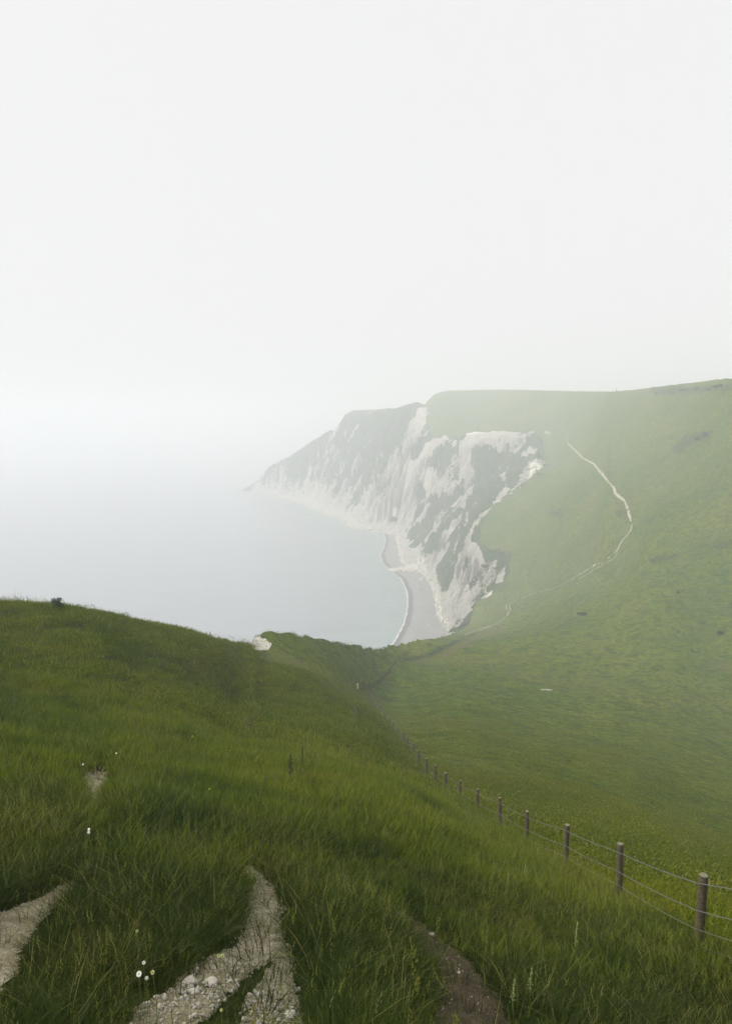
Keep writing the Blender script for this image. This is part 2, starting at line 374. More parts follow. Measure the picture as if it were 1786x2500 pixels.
SPK = [  # speckled, half bare
    R1([(1200, 790), (1310, 760), (1330, 1000), (1190, 1130), (1080, 1100), (1100, 980), (1160, 930)]),
    R1([(560, 560), (800, 560), (700, 680), (760, 720), (640, 760), (560, 760)]),
    R1([(840, 1000), (900, 940), (1000, 990), (1080, 1050), (1080, 1120), (900, 1080)]),
    R2([(860, 820), (960, 600), (1080, 450), (1280, 520), (1200, 600), (1000, 800), (860, 900), (740, 980)]),
    R2([(250, 1140), (340, 1050), (380, 1060), (330, 1140), (270, 1180)]),
    R2([(240, 400), (450, 470), (400, 540), (300, 480)]), R2([(500, 500), (680, 520), (660, 620), (500, 590)]), R2([(370, 700), (440, 670), (420, 750), (380, 760)]),
    R2([(1280, 100), (1330, 110), (1290, 170), (1215, 190), (1240, 120)]), R2([(850, 130), (1120, 120), (1120, 160), (1020, 200), (880, 190)]),
    R4([(690, 200), (880, 200), (860, 440), (760, 600), (620, 730), (520, 600), (560, 480), (660, 380)]),
    R5([(150, 1080), (200, 980), (420, 960), (640, 920), (780, 940), (900, 960), (1060, 1040), (1240, 1120), (1240, 1400), (900, 1330), (500, 1180)]),
    R5([(400, 800), (560, 760), (540, 900), (300, 1000), (280, 950)]),
]
fm = D2 > 90
def paint(polys, jit=1.0, lo=300):
    m = np.zeros(ZG.shape, bool)
    for p in polys:
        xs = [q[0] for q in p]; ys = [q[1] for q in p]
        if min(ys) > 1530 and max(xs) < 700: box = fm & (D2 < 200)
        else: box = D2 > lo
        box = box & (PXG > min(xs) - 12) & (PXG < max(xs) + 12) & (PYG > min(ys) - 12) & (PYG < max(ys) + 12)
        r = np.zeros(ZG.shape, bool)
        r[box] = in_poly(warpx[box], warpy[box], p); m |= r
    return m
chalk = paint(CH).astype(float)
chalk[paint(VG[:3])] = 0
chalk[paint(VG[3:])] = 0.0
spk = paint(SPK)
chalk[spk] = np.maximum(chalk[spk], .5)
# everything near the cliff foot is bare rock; unseen near faces too
foot = (cliffm > .9) & (tG < .08 + .06 * fbm(X2 / 9, Y2 / 9, 3, 61)) & (D2 > 500)
chalk[foot] = 1
hid_near = (cliffm > .9) & (D2 < 500); chalk[hid_near] = np.maximum(chalk[hid_near], 1.0)
st_ = fbm(parG / 9 + tG * 1.5, tG * 1.6 + parG / 60, 4, 131)
zone = (cliffm > .9) & (D2 > 500) & ((PXG < 985) | (st_ > .3))
vgm = paint(VG)
chalk[zone & ~vgm & (st_ > .20 + .28 * tG)] = 1.0
chalk[zone & ~vgm & (tG < .17) & (st_ > -.05)] = 1.0
chalk = np.clip(chalk, 0, 1)
for _ in range(1):
    chalk = (chalk * 2 + np.roll(chalk, 1, 0) + np.roll(chalk, -1, 0) + np.roll(chalk, 1, 1) + np.roll(chalk, -1, 1)) / 6

def soft(polys, rad=1):
    m = paint(polys, lo=60).astype(float)
    for _ in range(rad):
        m = (m * 2 + np.roll(m, 1, 0) + np.roll(m, -1, 0) + np.roll(m, 1, 1) + np.roll(m, -1, 1)) / 6
    return m
earth = soft([[(1235, 1532), (1240, 1542), (1190, 1552), (1130, 1580), (1090, 1600), (1020, 1618), (985, 1616), (1060, 1604), (1110, 1578), (1160, 1552), (1200, 1534)]], 3) * .75
earth += soft([[(630, 1585), (700, 1590), (780, 1640), (800, 1680), (740, 1660), (660, 1620)]], 14) * .42
earth += soft([[(980, 1620), (1200, 1640), (1400, 1700), (1480, 1690), (1300, 1640), (1150, 1600)]], 18) * .25
dark = soft([[(1200, 1352), (1255, 1350), (1250, 1372), (1215, 1400), (1180, 1372)], [(985, 1614), (1050, 1604), (1110, 1572), (1165, 1545), (1165, 1540), (1105, 1566), (1040, 1596), (980, 1606)]], 2)  # first outline paints the cliff-top hollow's shade into the turf colour
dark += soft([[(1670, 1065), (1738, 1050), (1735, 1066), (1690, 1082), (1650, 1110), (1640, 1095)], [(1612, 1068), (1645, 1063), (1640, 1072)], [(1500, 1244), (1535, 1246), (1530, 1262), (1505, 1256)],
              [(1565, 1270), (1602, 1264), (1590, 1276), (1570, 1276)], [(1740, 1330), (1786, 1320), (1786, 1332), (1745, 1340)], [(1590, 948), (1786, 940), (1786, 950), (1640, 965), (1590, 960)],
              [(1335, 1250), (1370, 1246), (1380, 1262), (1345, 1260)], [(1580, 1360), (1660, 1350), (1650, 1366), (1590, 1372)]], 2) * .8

# ------------------------------------------------------------------ materials
def nodes(name):
    m = bpy.data.materials.new(name); m.use_nodes = True
    nt = m.node_tree; b = nt.nodes['Principled BSDF']
    return m, nt, b
def N(nt, ty, **kw):
    nd = nt.nodes.new(ty)
    for k, v in kw.items(): setattr(nd, k, v)
    return nd
def noise(nt, vec, scale, detail=6, rough=.55, dist=0):
    nd = N(nt, 'ShaderNodeTexNoise'); nd.inputs['Scale'].default_value = scale; nd.inputs['Detail'].default_value = detail
    nd.inputs['Roughness'].default_value = rough; nd.inputs['Distortion'].default_value = dist
    nt.links.new(vec, nd.inputs['Vector']); return nd.outputs['Fac']
def ramp(nt, fac, stops):
    nd = N(nt, 'ShaderNodeValToRGB'); cr = nd.color_ramp
    while len(cr.elements) > 1: cr.elements.remove(cr.elements[-1])
    cr.elements[0].position = stops[0][0]; cr.elements[0].color = (*stops[0][1], 1) if len(stops[0][1]) == 3 else stops[0][1]
    for p, c in stops[1:]:
        e = cr.elements.new(p); e.color = (*c, 1)
    nt.links.new(fac, nd.inputs['Fac']); return nd.outputs['Color']
def mix(nt, fac, a, b):
    nd = N(nt, 'ShaderNodeMix', data_type='RGBA')
    for sock, v in ((nd.inputs[0], fac), (nd.inputs[6], a), (nd.inputs[7], b)):
        if isinstance(v, (int, float)): sock.default_value = v
        elif isinstance(v, tuple): sock.default_value = (*v, 1)
        else: nt.links.new(v, sock)
    return nd.outputs[2]
def mth(nt, op, a, b=None, clamp=False):
    nd = N(nt, 'ShaderNodeMath', operation=op, use_clamp=clamp)
    for s, v in ((nd.inputs[0], a), (nd.inputs[1], b)):
        if v is None: continue
        if isinstance(v, (int, float)): s.default_value = v
        else: nt.links.new(v, s)
    return nd.outputs[0]
def attr(nt, name):
    nd = N(nt, 'ShaderNodeAttribute'); nd.attribute_name = name; return nd.outputs['Fac']
def step(nt, v, lo, hi):
    nd = N(nt, 'ShaderNodeMapRange', clamp=True); nt.links.new(v, nd.inputs[0])
    nd.inputs[1].default_value = lo; nd.inputs[2].default_value = hi; return nd.outputs[0]
def bump(nt, b, h, strength, dist):
    nd = N(nt, 'ShaderNodeBump'); nd.inputs['Strength'].default_value = strength; nd.inputs['Distance'].default_value = dist
    nt.links.new(h, nd.inputs['Height']); nt.links.new(nd.outputs[0], b.inputs['Normal'])
def pos(nt, sc=None):
    g = N(nt, 'ShaderNodeNewGeometry').outputs['Position']
    if sc is None: return g
    mp = N(nt, 'ShaderNodeMapping'); mp.inputs['Scale'].default_value = sc; nt.links.new(g, mp.inputs[0]); return mp.outputs[0]

def meadow_colour(nt):
    p = pos(nt)
    big = noise(nt, p, .018, 5, .6, .5)
    mid = noise(nt, p, .14, 6, .65)
    c1 = ramp(nt, big, [(.32, (.062, .122, .004)), (.46, (.108, .168, .003)), (.58, (.178, .212, .003)), (.72, (.225, .205, .016))])
    c2 = ramp(nt, mid, [(.34, (.052, .108, .008)), (.5, (.118, .190, .006)), (.66, (.200, .225, .014))])
    return p, mix(nt, .5, c1, c2)

def mat_ground():
    m, nt, b = nodes('turf'); p, col = meadow_colour(nt)
    fine = noise(nt, p, .9, 8, .72); vf = noise(nt, p, 4.5, 4, .7)
    strk = noise(nt, pos(nt, (.25, .9, 1.6)), .8, 6, .65, .6)
    col = mix(nt, mth(nt, 'MULTIPLY', step(nt, fine, .44, .60), .75), col, (.026, .052, .008))
    m4 = noise(nt, p, .32, 5, .7); col = mix(nt, mth(nt, 'MULTIPLY', step(nt, m4, .50, .60), .85), col, (.034, .074, .008))
    m5 = noise(nt, p, .045, 6, .7); col = mix(nt, mth(nt, 'MULTIPLY', step(nt, m5, .54, .66), .5), col, (.15, .135, .035))
    col = mix(nt, mth(nt, 'MULTIPLY', step(nt, strk, .50, .75), .5), col, (.13, .150, .040))
    col = mix(nt, mth(nt, 'MULTIPLY', step(nt, vf, .45, .75), .45), col, (.026, .048, .012))
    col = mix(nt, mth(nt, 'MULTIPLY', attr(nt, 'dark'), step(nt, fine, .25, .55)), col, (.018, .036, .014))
    col = mix(nt, mth(nt, 'MULTIPLY', attr(nt, 'rank'), .85), col, mix(nt, fine, (.022, .030, .008), (.050, .060, .014)))
    ebr = mix(nt, fine, (.16, .12, .065), (.11, .12, .040))
    col = mix(nt, mth(nt, 'MULTIPLY', attr(nt, 'earth'), step(nt, fine, .2, .5), True), col, ebr)
    ck, ckc, _ = chalk_mix(nt, p)
    col = mix(nt, ck, col, ckc)
    nt.links.new(col, b.inputs['Base Color']); b.inputs['Roughness'].default_value = 1; b.inputs['Specular IOR Level'].default_value = .1
    h = mth(nt, 'ADD', mth(nt, 'ADD', mth(nt, 'MULTIPLY', fine, 1.0), mth(nt, 'MULTIPLY', m4, 1.6)), mth(nt, 'MULTIPLY', vf, .4))
    bump(nt, b, h, .8, 1.1)
    return m
def chalk_mix(nt, p):
    nz = noise(nt, p, .11, 8, .72); n2 = noise(nt, p, .42, 6, .7)
    v = mth(nt, 'ADD', attr(nt, 'chalk'), mth(nt, 'MULTIPLY', mth(nt, 'SUBTRACT', nz, .5), 1.15))
    v = mth(nt, 'ADD', v, mth(nt, 'MULTIPLY', mth(nt, 'SUBTRACT', n2, .5), 1.25))
    ck = step(nt, v, .44, .49)
    streak = noise(nt, pos(nt, (1, 1, .25)), .16, 8, .72, .3)
    cc = ramp(nt, streak, [(.28, (.44, .40, .31)), (.42, (.76, .71, .60)), (.58, (.90, .86, .76)), (.76, (.85, .73, .54))])
    dk = noise(nt, p, .38, 5, .8)
    cc = mix(nt, mth(nt, 'MULTIPLY', step(nt, dk, .58, .68), .5), cc, (.16, .17, .12))
    strata = N(nt, 'ShaderNodeTexWave', bands_direction='Z'); strata.inputs['Scale'].default_value = .55; strata.inputs['Distortion'].default_value = 5; strata.inputs['Detail'].default_value = 4
    nt.links.new(p, strata.inputs['Vector'])
    cc = mix(nt, mth(nt, 'MULTIPLY', strata.outputs['Fac'], .18), cc, (.50, .46, .38))
    return ck, cc, streak
def mat_cliff():
    m, nt, b = nodes('chalk_cliff'); p = pos(nt)
    ck, cc, streak = chalk_mix(nt, p)
    g1 = noise(nt, p, .06, 6, .65); g2 = noise(nt, p, .35, 7, .75)
    vg = ramp(nt, g1, [(.32, (.036, .105, .022)), (.5, (.062, .140, .020)), (.66, (.125, .175, .020))])
    vg = mix(nt, mth(nt, 'MULTIPLY', step(nt, g2, .48, .66), .75), vg, (.016, .048, .018))
    col = mix(nt, ck, vg, cc)
    nt.links.new(col, b.inputs['Base Color']); b.inputs['Roughness'].default_value = .95; b.inputs['Specular IOR Level'].default_value = .15
    h = mth(nt, 'ADD', mth(nt, 'MULTIPLY', noise(nt, pos(nt, (1, 1, .5)), .14, 9, .72), 2.2), mth(nt, 'MULTIPLY', g2, .3))
    bump(nt, b, h, 1.0, 8)
    return m
def mat_sea():
    m, nt, b = nodes('sea_water'); p = pos(nt)
    sh = attr(nt, 'shore')          # metres off the waterline
    shn = mth(nt, 'ADD', sh, mth(nt, 'MULTIPLY', mth(nt, 'SUBTRACT', noise(nt, p, .03, 5, .6), .5), 60))
    col = ramp(nt, mth(nt, 'DIVIDE', shn, 260.0), [(0, (.275, .350, .335)), (.10, (.265, .325, .325)), (.30, (.275, .305, .325)), (1, (.29, .305, .325))])
    reef = noise(nt, p, .22, 7, .75)
    near = mth(nt, 'SUBTRACT', 1.0, step(nt, sh, 10, 60))
    col = mix(nt, mth(nt, 'MULTIPLY', mth(nt, 'MULTIPLY', step(nt, reef, .56, .68), near), .4), col, (.10, .15, .15))
    sw = noise(nt, pos(nt, (.35, 1, 1)), .045, 7, .65, .5); col = mix(nt, mth(nt, 'MULTIPLY', step(nt, sw, .45, .7), .3), col, (.18, .215, .235))
    fo = mth(nt, 'ADD', sh, mth(nt, 'MULTIPLY', mth(nt, 'SUBTRACT', noise(nt, p, .25, 6, .7), .5), 4.5))
    foam = mth(nt, 'SUBTRACT', 1.0, step(nt, fo, .5, 1.6))
    col = mix(nt, foam, col, (.75, .77, .76))
    nt.links.new(col, b.inputs['Base Color']); b.inputs['Roughness'].default_value = .22; b.inputs['IOR'].default_value = 1.33
    w1 = noise(nt, pos(nt, (.6, 1.0, 1)), .30, 5, .6, .3); w2 = noise(nt, p, 1.4, 4, .6); w3 = noise(nt, p, .05, 3, .5)
    h = mth(nt, 'ADD', mth(nt, 'MULTIPLY', w1, 1.0), mth(nt, 'ADD', mth(nt, 'MULTIPLY', w2, .3), mth(nt, 'MULTIPLY', w3, 1.5)))
    bump(nt, b, h, .6, 1.2)
    return m
def mat_beach():
    m, nt, b = nodes('shingle'); p = pos(nt)
    w = mth(nt, 'ADD', attr(nt, 'wl'), mth(nt, 'MULTIPLY', mth(nt, 'SUBTRACT', noise(nt, p, .10, 5, .6), .5), 3.0))
    dry = ramp(nt, noise(nt, p, .12, 8, .75), [(.3, (.20, .19, .185)), (.6, (.28, .27, .26)), (.75, (.34, .325, .31))])
    band = noise(nt, w, .45, 3, .6) if False else noise(nt, p, 2.2, 4, .8)
    dry = mix(nt, mth(nt, 'MULTIPLY', step(nt, band, .5, .7), .3), dry, (.24, .23, .22))
    wet = mix(nt, noise(nt, p, .4, 4), (.085, .075, .07), (.15, .135, .125))
    k = step(nt, w, 4.5, 6.5)
    col = mix(nt, k, wet, dry)
    # stranded flint lines above the water
    ln = N(nt, 'ShaderNodeTexWave'); ln.inputs['Scale'].default_value = .09; ln.inputs['Distortion'].default_value = 1.5
    cv = N(nt, 'ShaderNodeCombineXYZ'); nt.links.new(w, cv.inputs[0]); nt.links.new(cv.outputs[0], ln.inputs['Vector'])
    col = mix(nt, mth(nt, 'MULTIPLY', mth(nt, 'MULTIPLY', step(nt, ln.outputs['Fac'], .7, 1), k), .3), col, (.25, .24, .23))
    nt.links.new(col, b.inputs['Base Color']); b.inputs['Roughness'].default_value = .85
    bump(nt, b, noise(nt, p, 2.0, 6, .8), .5, .4)
    return m
def mat_simple(name, c1, c2, scale=8, rough=.9, bmp=.3, bd=.02, detail=6, spec=.2):
    m, nt, b = nodes(name)
    tc = N(nt, 'ShaderNodeTexCoord').outputs['Object']
    f = noise(nt, tc, scale, detail, .65)
    nt.links.new(ramp(nt, f, [(.3, c1), (.7, c2)]), b.inputs['Base Color']); b.inputs['Roughness'].default_value = rough; b.inputs['Specular IOR Level'].default_value = spec
    if bmp: bump(nt, b, f, bmp, bd)
    return m
def mat_path(name, stops, stone, amt):
    m, nt, b = nodes(name); p = pos(nt)
    a = noise(nt, p, 2.2, 8, .75); f = noise(nt, p, 26, 6, .8)
    col = ramp(nt, a, stops)
    col = mix(nt, mth(nt, 'MULTIPLY', step(nt, f, .45, .65), .6), col, tuple(.35 * x for x in stops[0][1]))
    vo = N(nt, 'ShaderNodeTexVoronoi'); vo.inputs['Scale'].default_value = 42; nt.links.new(p, vo.inputs['Vector'])
    peb = mth(nt, 'SUBTRACT', 1.0, step(nt, vo.outputs['Distance'], .22, .34))
    sel = step(nt, noise(nt, p, 9, 4, .7), .52, .58)
    col = mix(nt, mth(nt, 'MULTIPLY', mth(nt, 'MULTIPLY', peb, sel), amt), col, stone)
    nt.links.new(col, b.inputs['Base Color']); b.inputs['Roughness'].default_value = .95; b.inputs['Specular IOR Level'].default_value = .15
    h = mth(nt, 'ADD', mth(nt, 'MULTIPLY', peb, .5), mth(nt, 'ADD', f, a))
    bump(nt, b, h, .9, .025)
    return m
def mat_grass(name, base, tip, dry, dryamt=.22, trans=.35):
    m = bpy.data.materials.new(name); m.use_nodes = True; nt = m.node_tree; nt.nodes.clear()
    out = N(nt, 'ShaderNodeOutputMaterial')
    p = pos(nt); ht = attr(nt, 'ht'); bv = attr(nt, 'bv')
    rnd = N(nt, 'ShaderNodeObjectInfo').outputs['Random']
    big = noise(nt, p, .07, 5, .65); mid = noise(nt, p, .45, 4, .6)
    c = mix(nt, ht, base, tip)
    hue = mth(nt, 'ADD', mth(nt, 'MULTIPLY', mid, .6), mth(nt, 'MULTIPLY', big, .6))
    c = mix(nt, mth(nt, 'MULTIPLY', step(nt, hue, .54, .70), .85), c, mix(nt, ht, base, (tip[0] * 1.6, tip[1] * 1.22, tip[2])))
    c = mix(nt, mth(nt, 'MULTIPLY', step(nt, mth(nt, 'MULTIPLY', big, mid), .22, .16), .5), c, mix(nt, ht, base, (tip[0] * .4, tip[1] * .5, tip[2] * 1.5)))
    isd = step(nt, mth(nt, 'ADD', bv, mth(nt, 'MULTIPLY', mth(nt, 'SUBTRACT', mid, .5), .5)), 1 - dryamt, 1 - dryamt + .04)
    c = mix(nt, mth(nt, 'MULTIPLY', isd, .8), c, dry)
    v = mth(nt, 'ADD', .62, mth(nt, 'ADD', mth(nt, 'MULTIPLY', rnd, .35), mth(nt, 'MULTIPLY', bv, .4)))
    sc = N(nt, 'ShaderNodeVectorMath', operation='SCALE'); nt.links.new(c, sc.inputs[0]); nt.links.new(v, sc.inputs['Scale'])
    d = N(nt, 'ShaderNodeBsdfDiffuse'); tr = N(nt, 'ShaderNodeBsdfTranslucent'); gl = N(nt, 'ShaderNodeBsdfGlossy'); gl.inputs['Roughness'].default_value = .5
    nt.links.new(sc.outputs[0], d.inputs[0]); nt.links.new(sc.outputs[0], tr.inputs[0])
    gl.inputs[0].default_value = (.5, .55, .45, 1)
    m1 = N(nt, 'ShaderNodeMixShader'); m1.inputs[0].default_value = trans; nt.links.new(d.outputs[0], m1.inputs[1]); nt.links.new(tr.outputs[0], m1.inputs[2])
    m2 = N(nt, 'ShaderNodeMixShader'); m2.inputs[0].default_value = .02; nt.links.new(m1.outputs[0], m2.inputs[1]); nt.links.new(gl.outputs[0], m2.inputs[2])
    nt.links.new(m2.outputs[0], out.inputs[0])
    return m

M_TURF = mat_ground(); M_CLIFF = mat_cliff(); M_SEA = mat_sea(); M_BEACH = mat_beach()
M_CHPATH = mat_path('chalk_track', [(.3, (.150, .128, .070)), (.5, (.28, .245, .150)), (.72, (.50, .46, .33))], (.62, .59, .51), .8)
M_EARTH = mat_path('brown_track', [(.3, (.050, .036, .022)), (.5, (.090, .064, .038)), (.72, (.15, .112, .07))], (.38, .34, .30), .25)
M_HILLPATH = mat_path('pale_hill_track', [(.3, (.28, .26, .17)), (.5, (.40, .37, .27)), (.72, (.54, .50, .40))], (.7, .68, .6), .4)
M_WOOD = mat_simple('weathered_wood', (.062, .050, .028), (.140, .118, .074), 22, .9, .6, .01)
M_WOODTOP = mat_simple('post_end_grain', (.13, .125, .075), (.22, .21, .13), 40, .9, .4, .005)
M_WIRE = mat_simple('galvanised_wire', (.13, .13, .12), (.24, .24, .22), 30, .6, 0, 0, 3, .3)
M_STONE = mat_simple('chalk_stone', (.26, .235, .19), (.55, .52, .44), 30, .9, .5, .01)
M_ROCK = mat_simple('sea_rock', (.10, .10, .095), (.30, .29, .26), .9, .8, .6, .3)
M_BOULDER = mat_simple('chalk_boulder', (.48, .45, .38), (.76, .72, .63), .8, .9, .6, .3)
M_GR = mat_grass('long_grass_darkened', (.009, .018, .002), (.033, .060, .002), (.24, .22, .07), .08)  # near grass colour lowered, putting the vignette's darkness into it
M_GM = mat_grass('slope_grass_brightened', (.046, .074, .003), (.142, .205, .003), (.25, .24, .08), .10)  # brighter grass colour farther up, offsetting the tufts' own shading
M_GF = mat_grass('field_grass', (.085, .115, .004), (.165, .205, .004), (.26, .23, .09), .10)
M_SEED = mat_grass('seed_head', (.04, .08, .01), (.15, .19, .04), (.27, .25, .10), .25, .25)
M_WHITE = mat_simple('white_petal', (.70, .70, .66), (.85, .85, .82), 20, .7, 0)
M_YEL = mat_simple('yellow_petal', (.60, .42, .02), (.75, .55, .04), 20, .7, 0)
M_PALEY = mat_simple('cream_petal', (.30, .34, .10), (.48, .50, .20), 20, .7, 0)
M_STEM = mat_simple('green_stem', (.05, .09, .02), (.09, .14, .03), 20, .8, 0)
M_LEAF = mat_simple('scrub_leaf', (.016, .034, .014), (.038, .066, .022), 3, .8, 0)
M_DOCK = mat_simple('dock_seed', (.030, .026, .016), (.060, .048, .028), 30, .9, 0)

# ------------------------------------------------------------------ terrain meshes
nr, nc = ZG.shape
idx = np.arange(nr * nc).reshape(nr, nc)
Q = np.stack([idx[:-1, :-1], idx[:-1, 1:], idx[1:, 1:], idx[1:, :-1]], -1).reshape(-1, 4)
V = np.stack([X2, Y2, ZG], -1).reshape(-1, 3)
cf = cliffm.reshape(-1); zf = ZG.reshape(-1)
qz = zf[Q].max(1); qc = cf[Q].max(1)
def sub(name, sel, mat):
    q = Q[sel]; used, inv = np.unique(q, return_inverse=True)
    me = mesh_np(name, V[used], inv.reshape(q.shape), [mat], True,
                 {'chalk': chalk.reshape(-1)[used], 'dark': dark.reshape(-1)[used], 'earth': earth.reshape(-1)[used], 'rank': RANK.reshape(-1)[used]})
    return link(name, me)
_fx = np.interp(Y2, np.r_[0, 4, [p_[4] for p_ in POSTS], 185, 290], np.r_[4.2, 4.25, [float(pix_us(p_[2], p_[3])[0]) * p_[4] for p_ in POSTS], 4.5, 16])
RANK = np.clip((_fx - X2) / .6 + .5, 0, 1) * np.clip((112 - Y2) / 25, 0, 1) + (X2 >= _fx) * np.clip((26 - Y2) / 14, 0, .8)
RANK = np.clip(RANK, 0, 1)
keep = qz > -3.1
g = sub('hill', keep & (qc < .9), M_TURF); tag(g, kind='structure')
g = sub('cliff', keep & (qc >= .9), M_CLIFF); tag(g, kind='structure')

# ---- water
WLP = [seapt(*p) for p in [(961, 1570), (986, 1526), (995, 1490), (996, 1462), (993, 1442), (979, 1412), (954, 1393), (934, 1373), (929, 1353), (938, 1335), (942, 1319), (937, 1304)]]
wlx = np.array([p[0] for p in WLP]); wly = np.array([p[1] for p in WLP])
wly = np.r_[300, 500, 600, wly]; wlx = np.r_[-75, -16, 8, wlx]
SHORE = list(zip(wlx, wly)) + [seapt(*p) for p in [(880, 1294), (851, 1284), (826, 1267), (791, 1255), (757, 1240), (722, 1225), (673, 1215), (609, 1201)]]
us = np.r_[np.linspace(-2.6, -.6, 60), np.linspace(-.58, .45, 620), np.linspace(.5, 2.2, 30)]; ds = np.exp(np.arange(math.log(90), math.log(9500), .009))
SU, SD = np.meshgrid(us, ds); sx = np.clip(SU * SD, -6900, 6900)
sdist, _ = dist_line(sx, SD, SHORE)
i_ = np.arange(sx.size).reshape(sx.shape)
SQ = np.stack([i_[:-1, :-1], i_[:-1, 1:], i_[1:, 1:], i_[1:, :-1]], -1).reshape(-1, 4)
# only where the land is not well above it
okq = ~((in_poly(sx, SD, EDGE + CLOSE)) & (SD > 100)).reshape(-1)[SQ].all(1)
sea = link('sea', mesh_np('sea', np.stack([sx, SD, np.zeros_like(sx)], -1).reshape(-1, 3), SQ[okq], [M_SEA], True, {'shore': sdist.reshape(-1)}))
tag(sea, kind='structure')

# ---- beach
by_ = np.arange(380, 1340, 1.4); bx_ = np.arange(-90, 110, 1.1)
BX, BY = np.meshgrid(bx_, by_)
wl = BX - np.interp(BY, wly, wlx) + .8 * fbm(BX / 9, BY / 9, 3, 71)
bz = np.minimum(wl * .11, 1.3 + .02 * wl) + .10 * fbm(BX / 4, BY / 4, 3, 73)
tdd, _ = dist_line(BX, BY, TOE); inl = in_poly(BX, BY, TOE + CLOSE)
ok = (wl > -5) & ~(inl & (tdd > 14))
i_ = np.arange(BX.size).reshape(BX.shape); BQ = np.stack([i_[:-1, :-1], i_[:-1, 1:], i_[1:, 1:], i_[1:, :-1]], -1).reshape(-1, 4)
BQ = BQ[ok.reshape(-1)[BQ].all(1)]; used, inv = np.unique(BQ, return_inverse=True)
beach = link('beach', mesh_np('beach', np.stack([BX, BY, bz], -1).reshape(-1, 3)[used], inv.reshape(BQ.shape), [M_BEACH], True, {'wl': wl.reshape(-1)[used]}))
tag(beach, kind='structure')
def beach_z(x, y):
    w = x - np.interp(y, wly, wlx); return float(min(w * .11, 1.3 + .02 * w))

# ------------------------------------------------------------------ paths underfoot
def poly_world(P, dmin=2.0):
    out = []
    for i in range(len(P)):
        a = P[i]; b = P[(i + 1) % len(P)]
        for k in range(4):
            f = k / 4; c = cast(a[0] + (b[0] - a[0]) * f, a[1] + (b[1] - a[1]) * f, 0, dmin)
            if c is not None: out.append((c.x, c.y))
    return out
Pmain = [(586, 2116), (601, 2169), (598, 2223), (586, 2272), (552, 2318), (463, 2362), (443, 2402), (389, 2438), (345, 2457), (300, 2520), (250, 2640), (300, 2760), (720, 2760), (745, 2600), (736, 2500), (735, 2415), (714, 2331), (697, 2292), (697, 2218), (666, 2165), (620, 2120)]
Pwedge = [(662, 2352), (640, 2400), (600, 2452), (575, 2510), (540, 2640), (500, 2640), (495, 2500), (545, 2459), (590, 2410), (640, 2368)]
Pleft = [(-120, 2300), (0, 2233), (113, 2185), (172, 2150), (200, 2162), (130, 2223), (97, 2267), (60, 2316), (40, 2376), (0, 2450), (-100, 2560), (-260, 2500)]
Pup = [(205, 1883), (258, 1865), (272, 1895), (255, 1947), (252, 2010), (262, 2060), (240, 2120), (205, 2160), (170, 2150), (215, 2090), (226, 2040), (210, 1990), (196, 1922)]
Pup2 = [(378, 1908), (395, 1890), (424, 1876), (420, 1890), (398, 1908)]
Pbrown = [(960, 2222), (1017, 2250), (1083, 2300), (1157, 2360), (1215, 2440), (1260, 2560), (1280, 2700), (1060, 2700), (1050, 2500), (1062, 2440), (1046, 2371), (1003, 2310), (960, 2260)]
Pbrown2 = [(741, 1925), (770, 1935), (758, 1982), (718, 1980)]
Ps1 = [(828, 1856), (840, 1846), (862, 1848), (855, 1860)]; Ps2 = [(962, 1848), (975, 1845), (985, 1875), (976, 1880)]
Pfar = [(864, 1728), (874, 1730), (872, 1760), (878, 1790), (868, 1780), (864, 1755)]
PW = {}
for nm, P_ in dict(main=Pmain, wedge=Pwedge, left=Pleft, up=Pup, up2=Pup2, brown=Pbrown, brown2=Pbrown2, s1=Ps1, s2=Ps2, far=Pfar).items():
    PW[nm] = poly_world(P_)
def ground_patch(name, polys, holes, mat, res, lift=.018):
    xs = [p[0] for P_ in polys for p in P_]; ys = [p[1] for P_ in polys for p in P_]
    gx = np.arange(min(xs) - .2, max(xs) + .2, res); gy = np.arange(min(ys) - .2, max(ys) + .2, res)
    GX, GY = np.meshgrid(gx, gy)
    wx_ = GX + .07 * fbm(GX / .35, GY / .35, 3, 81); wy_ = GY + .09 * fbm(GX / .35, GY / .35, 3, 85)
    m_ = np.zeros(GX.shape, bool)
    for P_ in polys: m_ |= in_poly(wx_, wy_, P_)
    for P_ in holes: m_ &= ~in_poly(wx_, wy_, P_)
    z = H(GX.ravel(), GY.ravel()).reshape(GX.shape) + lift + .022 * fbm(GX / .28, GY / .28, 3, 87) + .010 * fbm(GX / .06, GY / .06, 2, 89)
    i_ = np.arange(GX.size).reshape(GX.shape); q = np.stack([i_[:-1, :-1], i_[:-1, 1:], i_[1:, 1:], i_[1:, :-1]], -1).reshape(-1, 4)
    q = q[m_.reshape(-1)[q].all(1)]; used, inv = np.unique(q, return_inverse=True)
    o = link(name, mesh_np(name, np.stack([GX, GY, z], -1).reshape(-1, 3)[used], inv.reshape(q.shape), [mat]))
    return tag(o, kind='structure')
ground_patch('path', [PW['main']], [PW['wedge']], M_CHPATH, .022)
ground_patch('path', [PW['left']], [], M_CHPATH, .03)
ground_patch('path', [PW['up'], PW['up2']], [], M_CHPATH, .05)
ground_patch('path', [PW['brown']], [], M_EARTH, .03)
ground_patch('path', [PW['brown2'], PW['s1']], [], M_EARTH, .06)
ground_patch('path', [PW['s2'], PW['far']], [], M_CHPATH, .12)

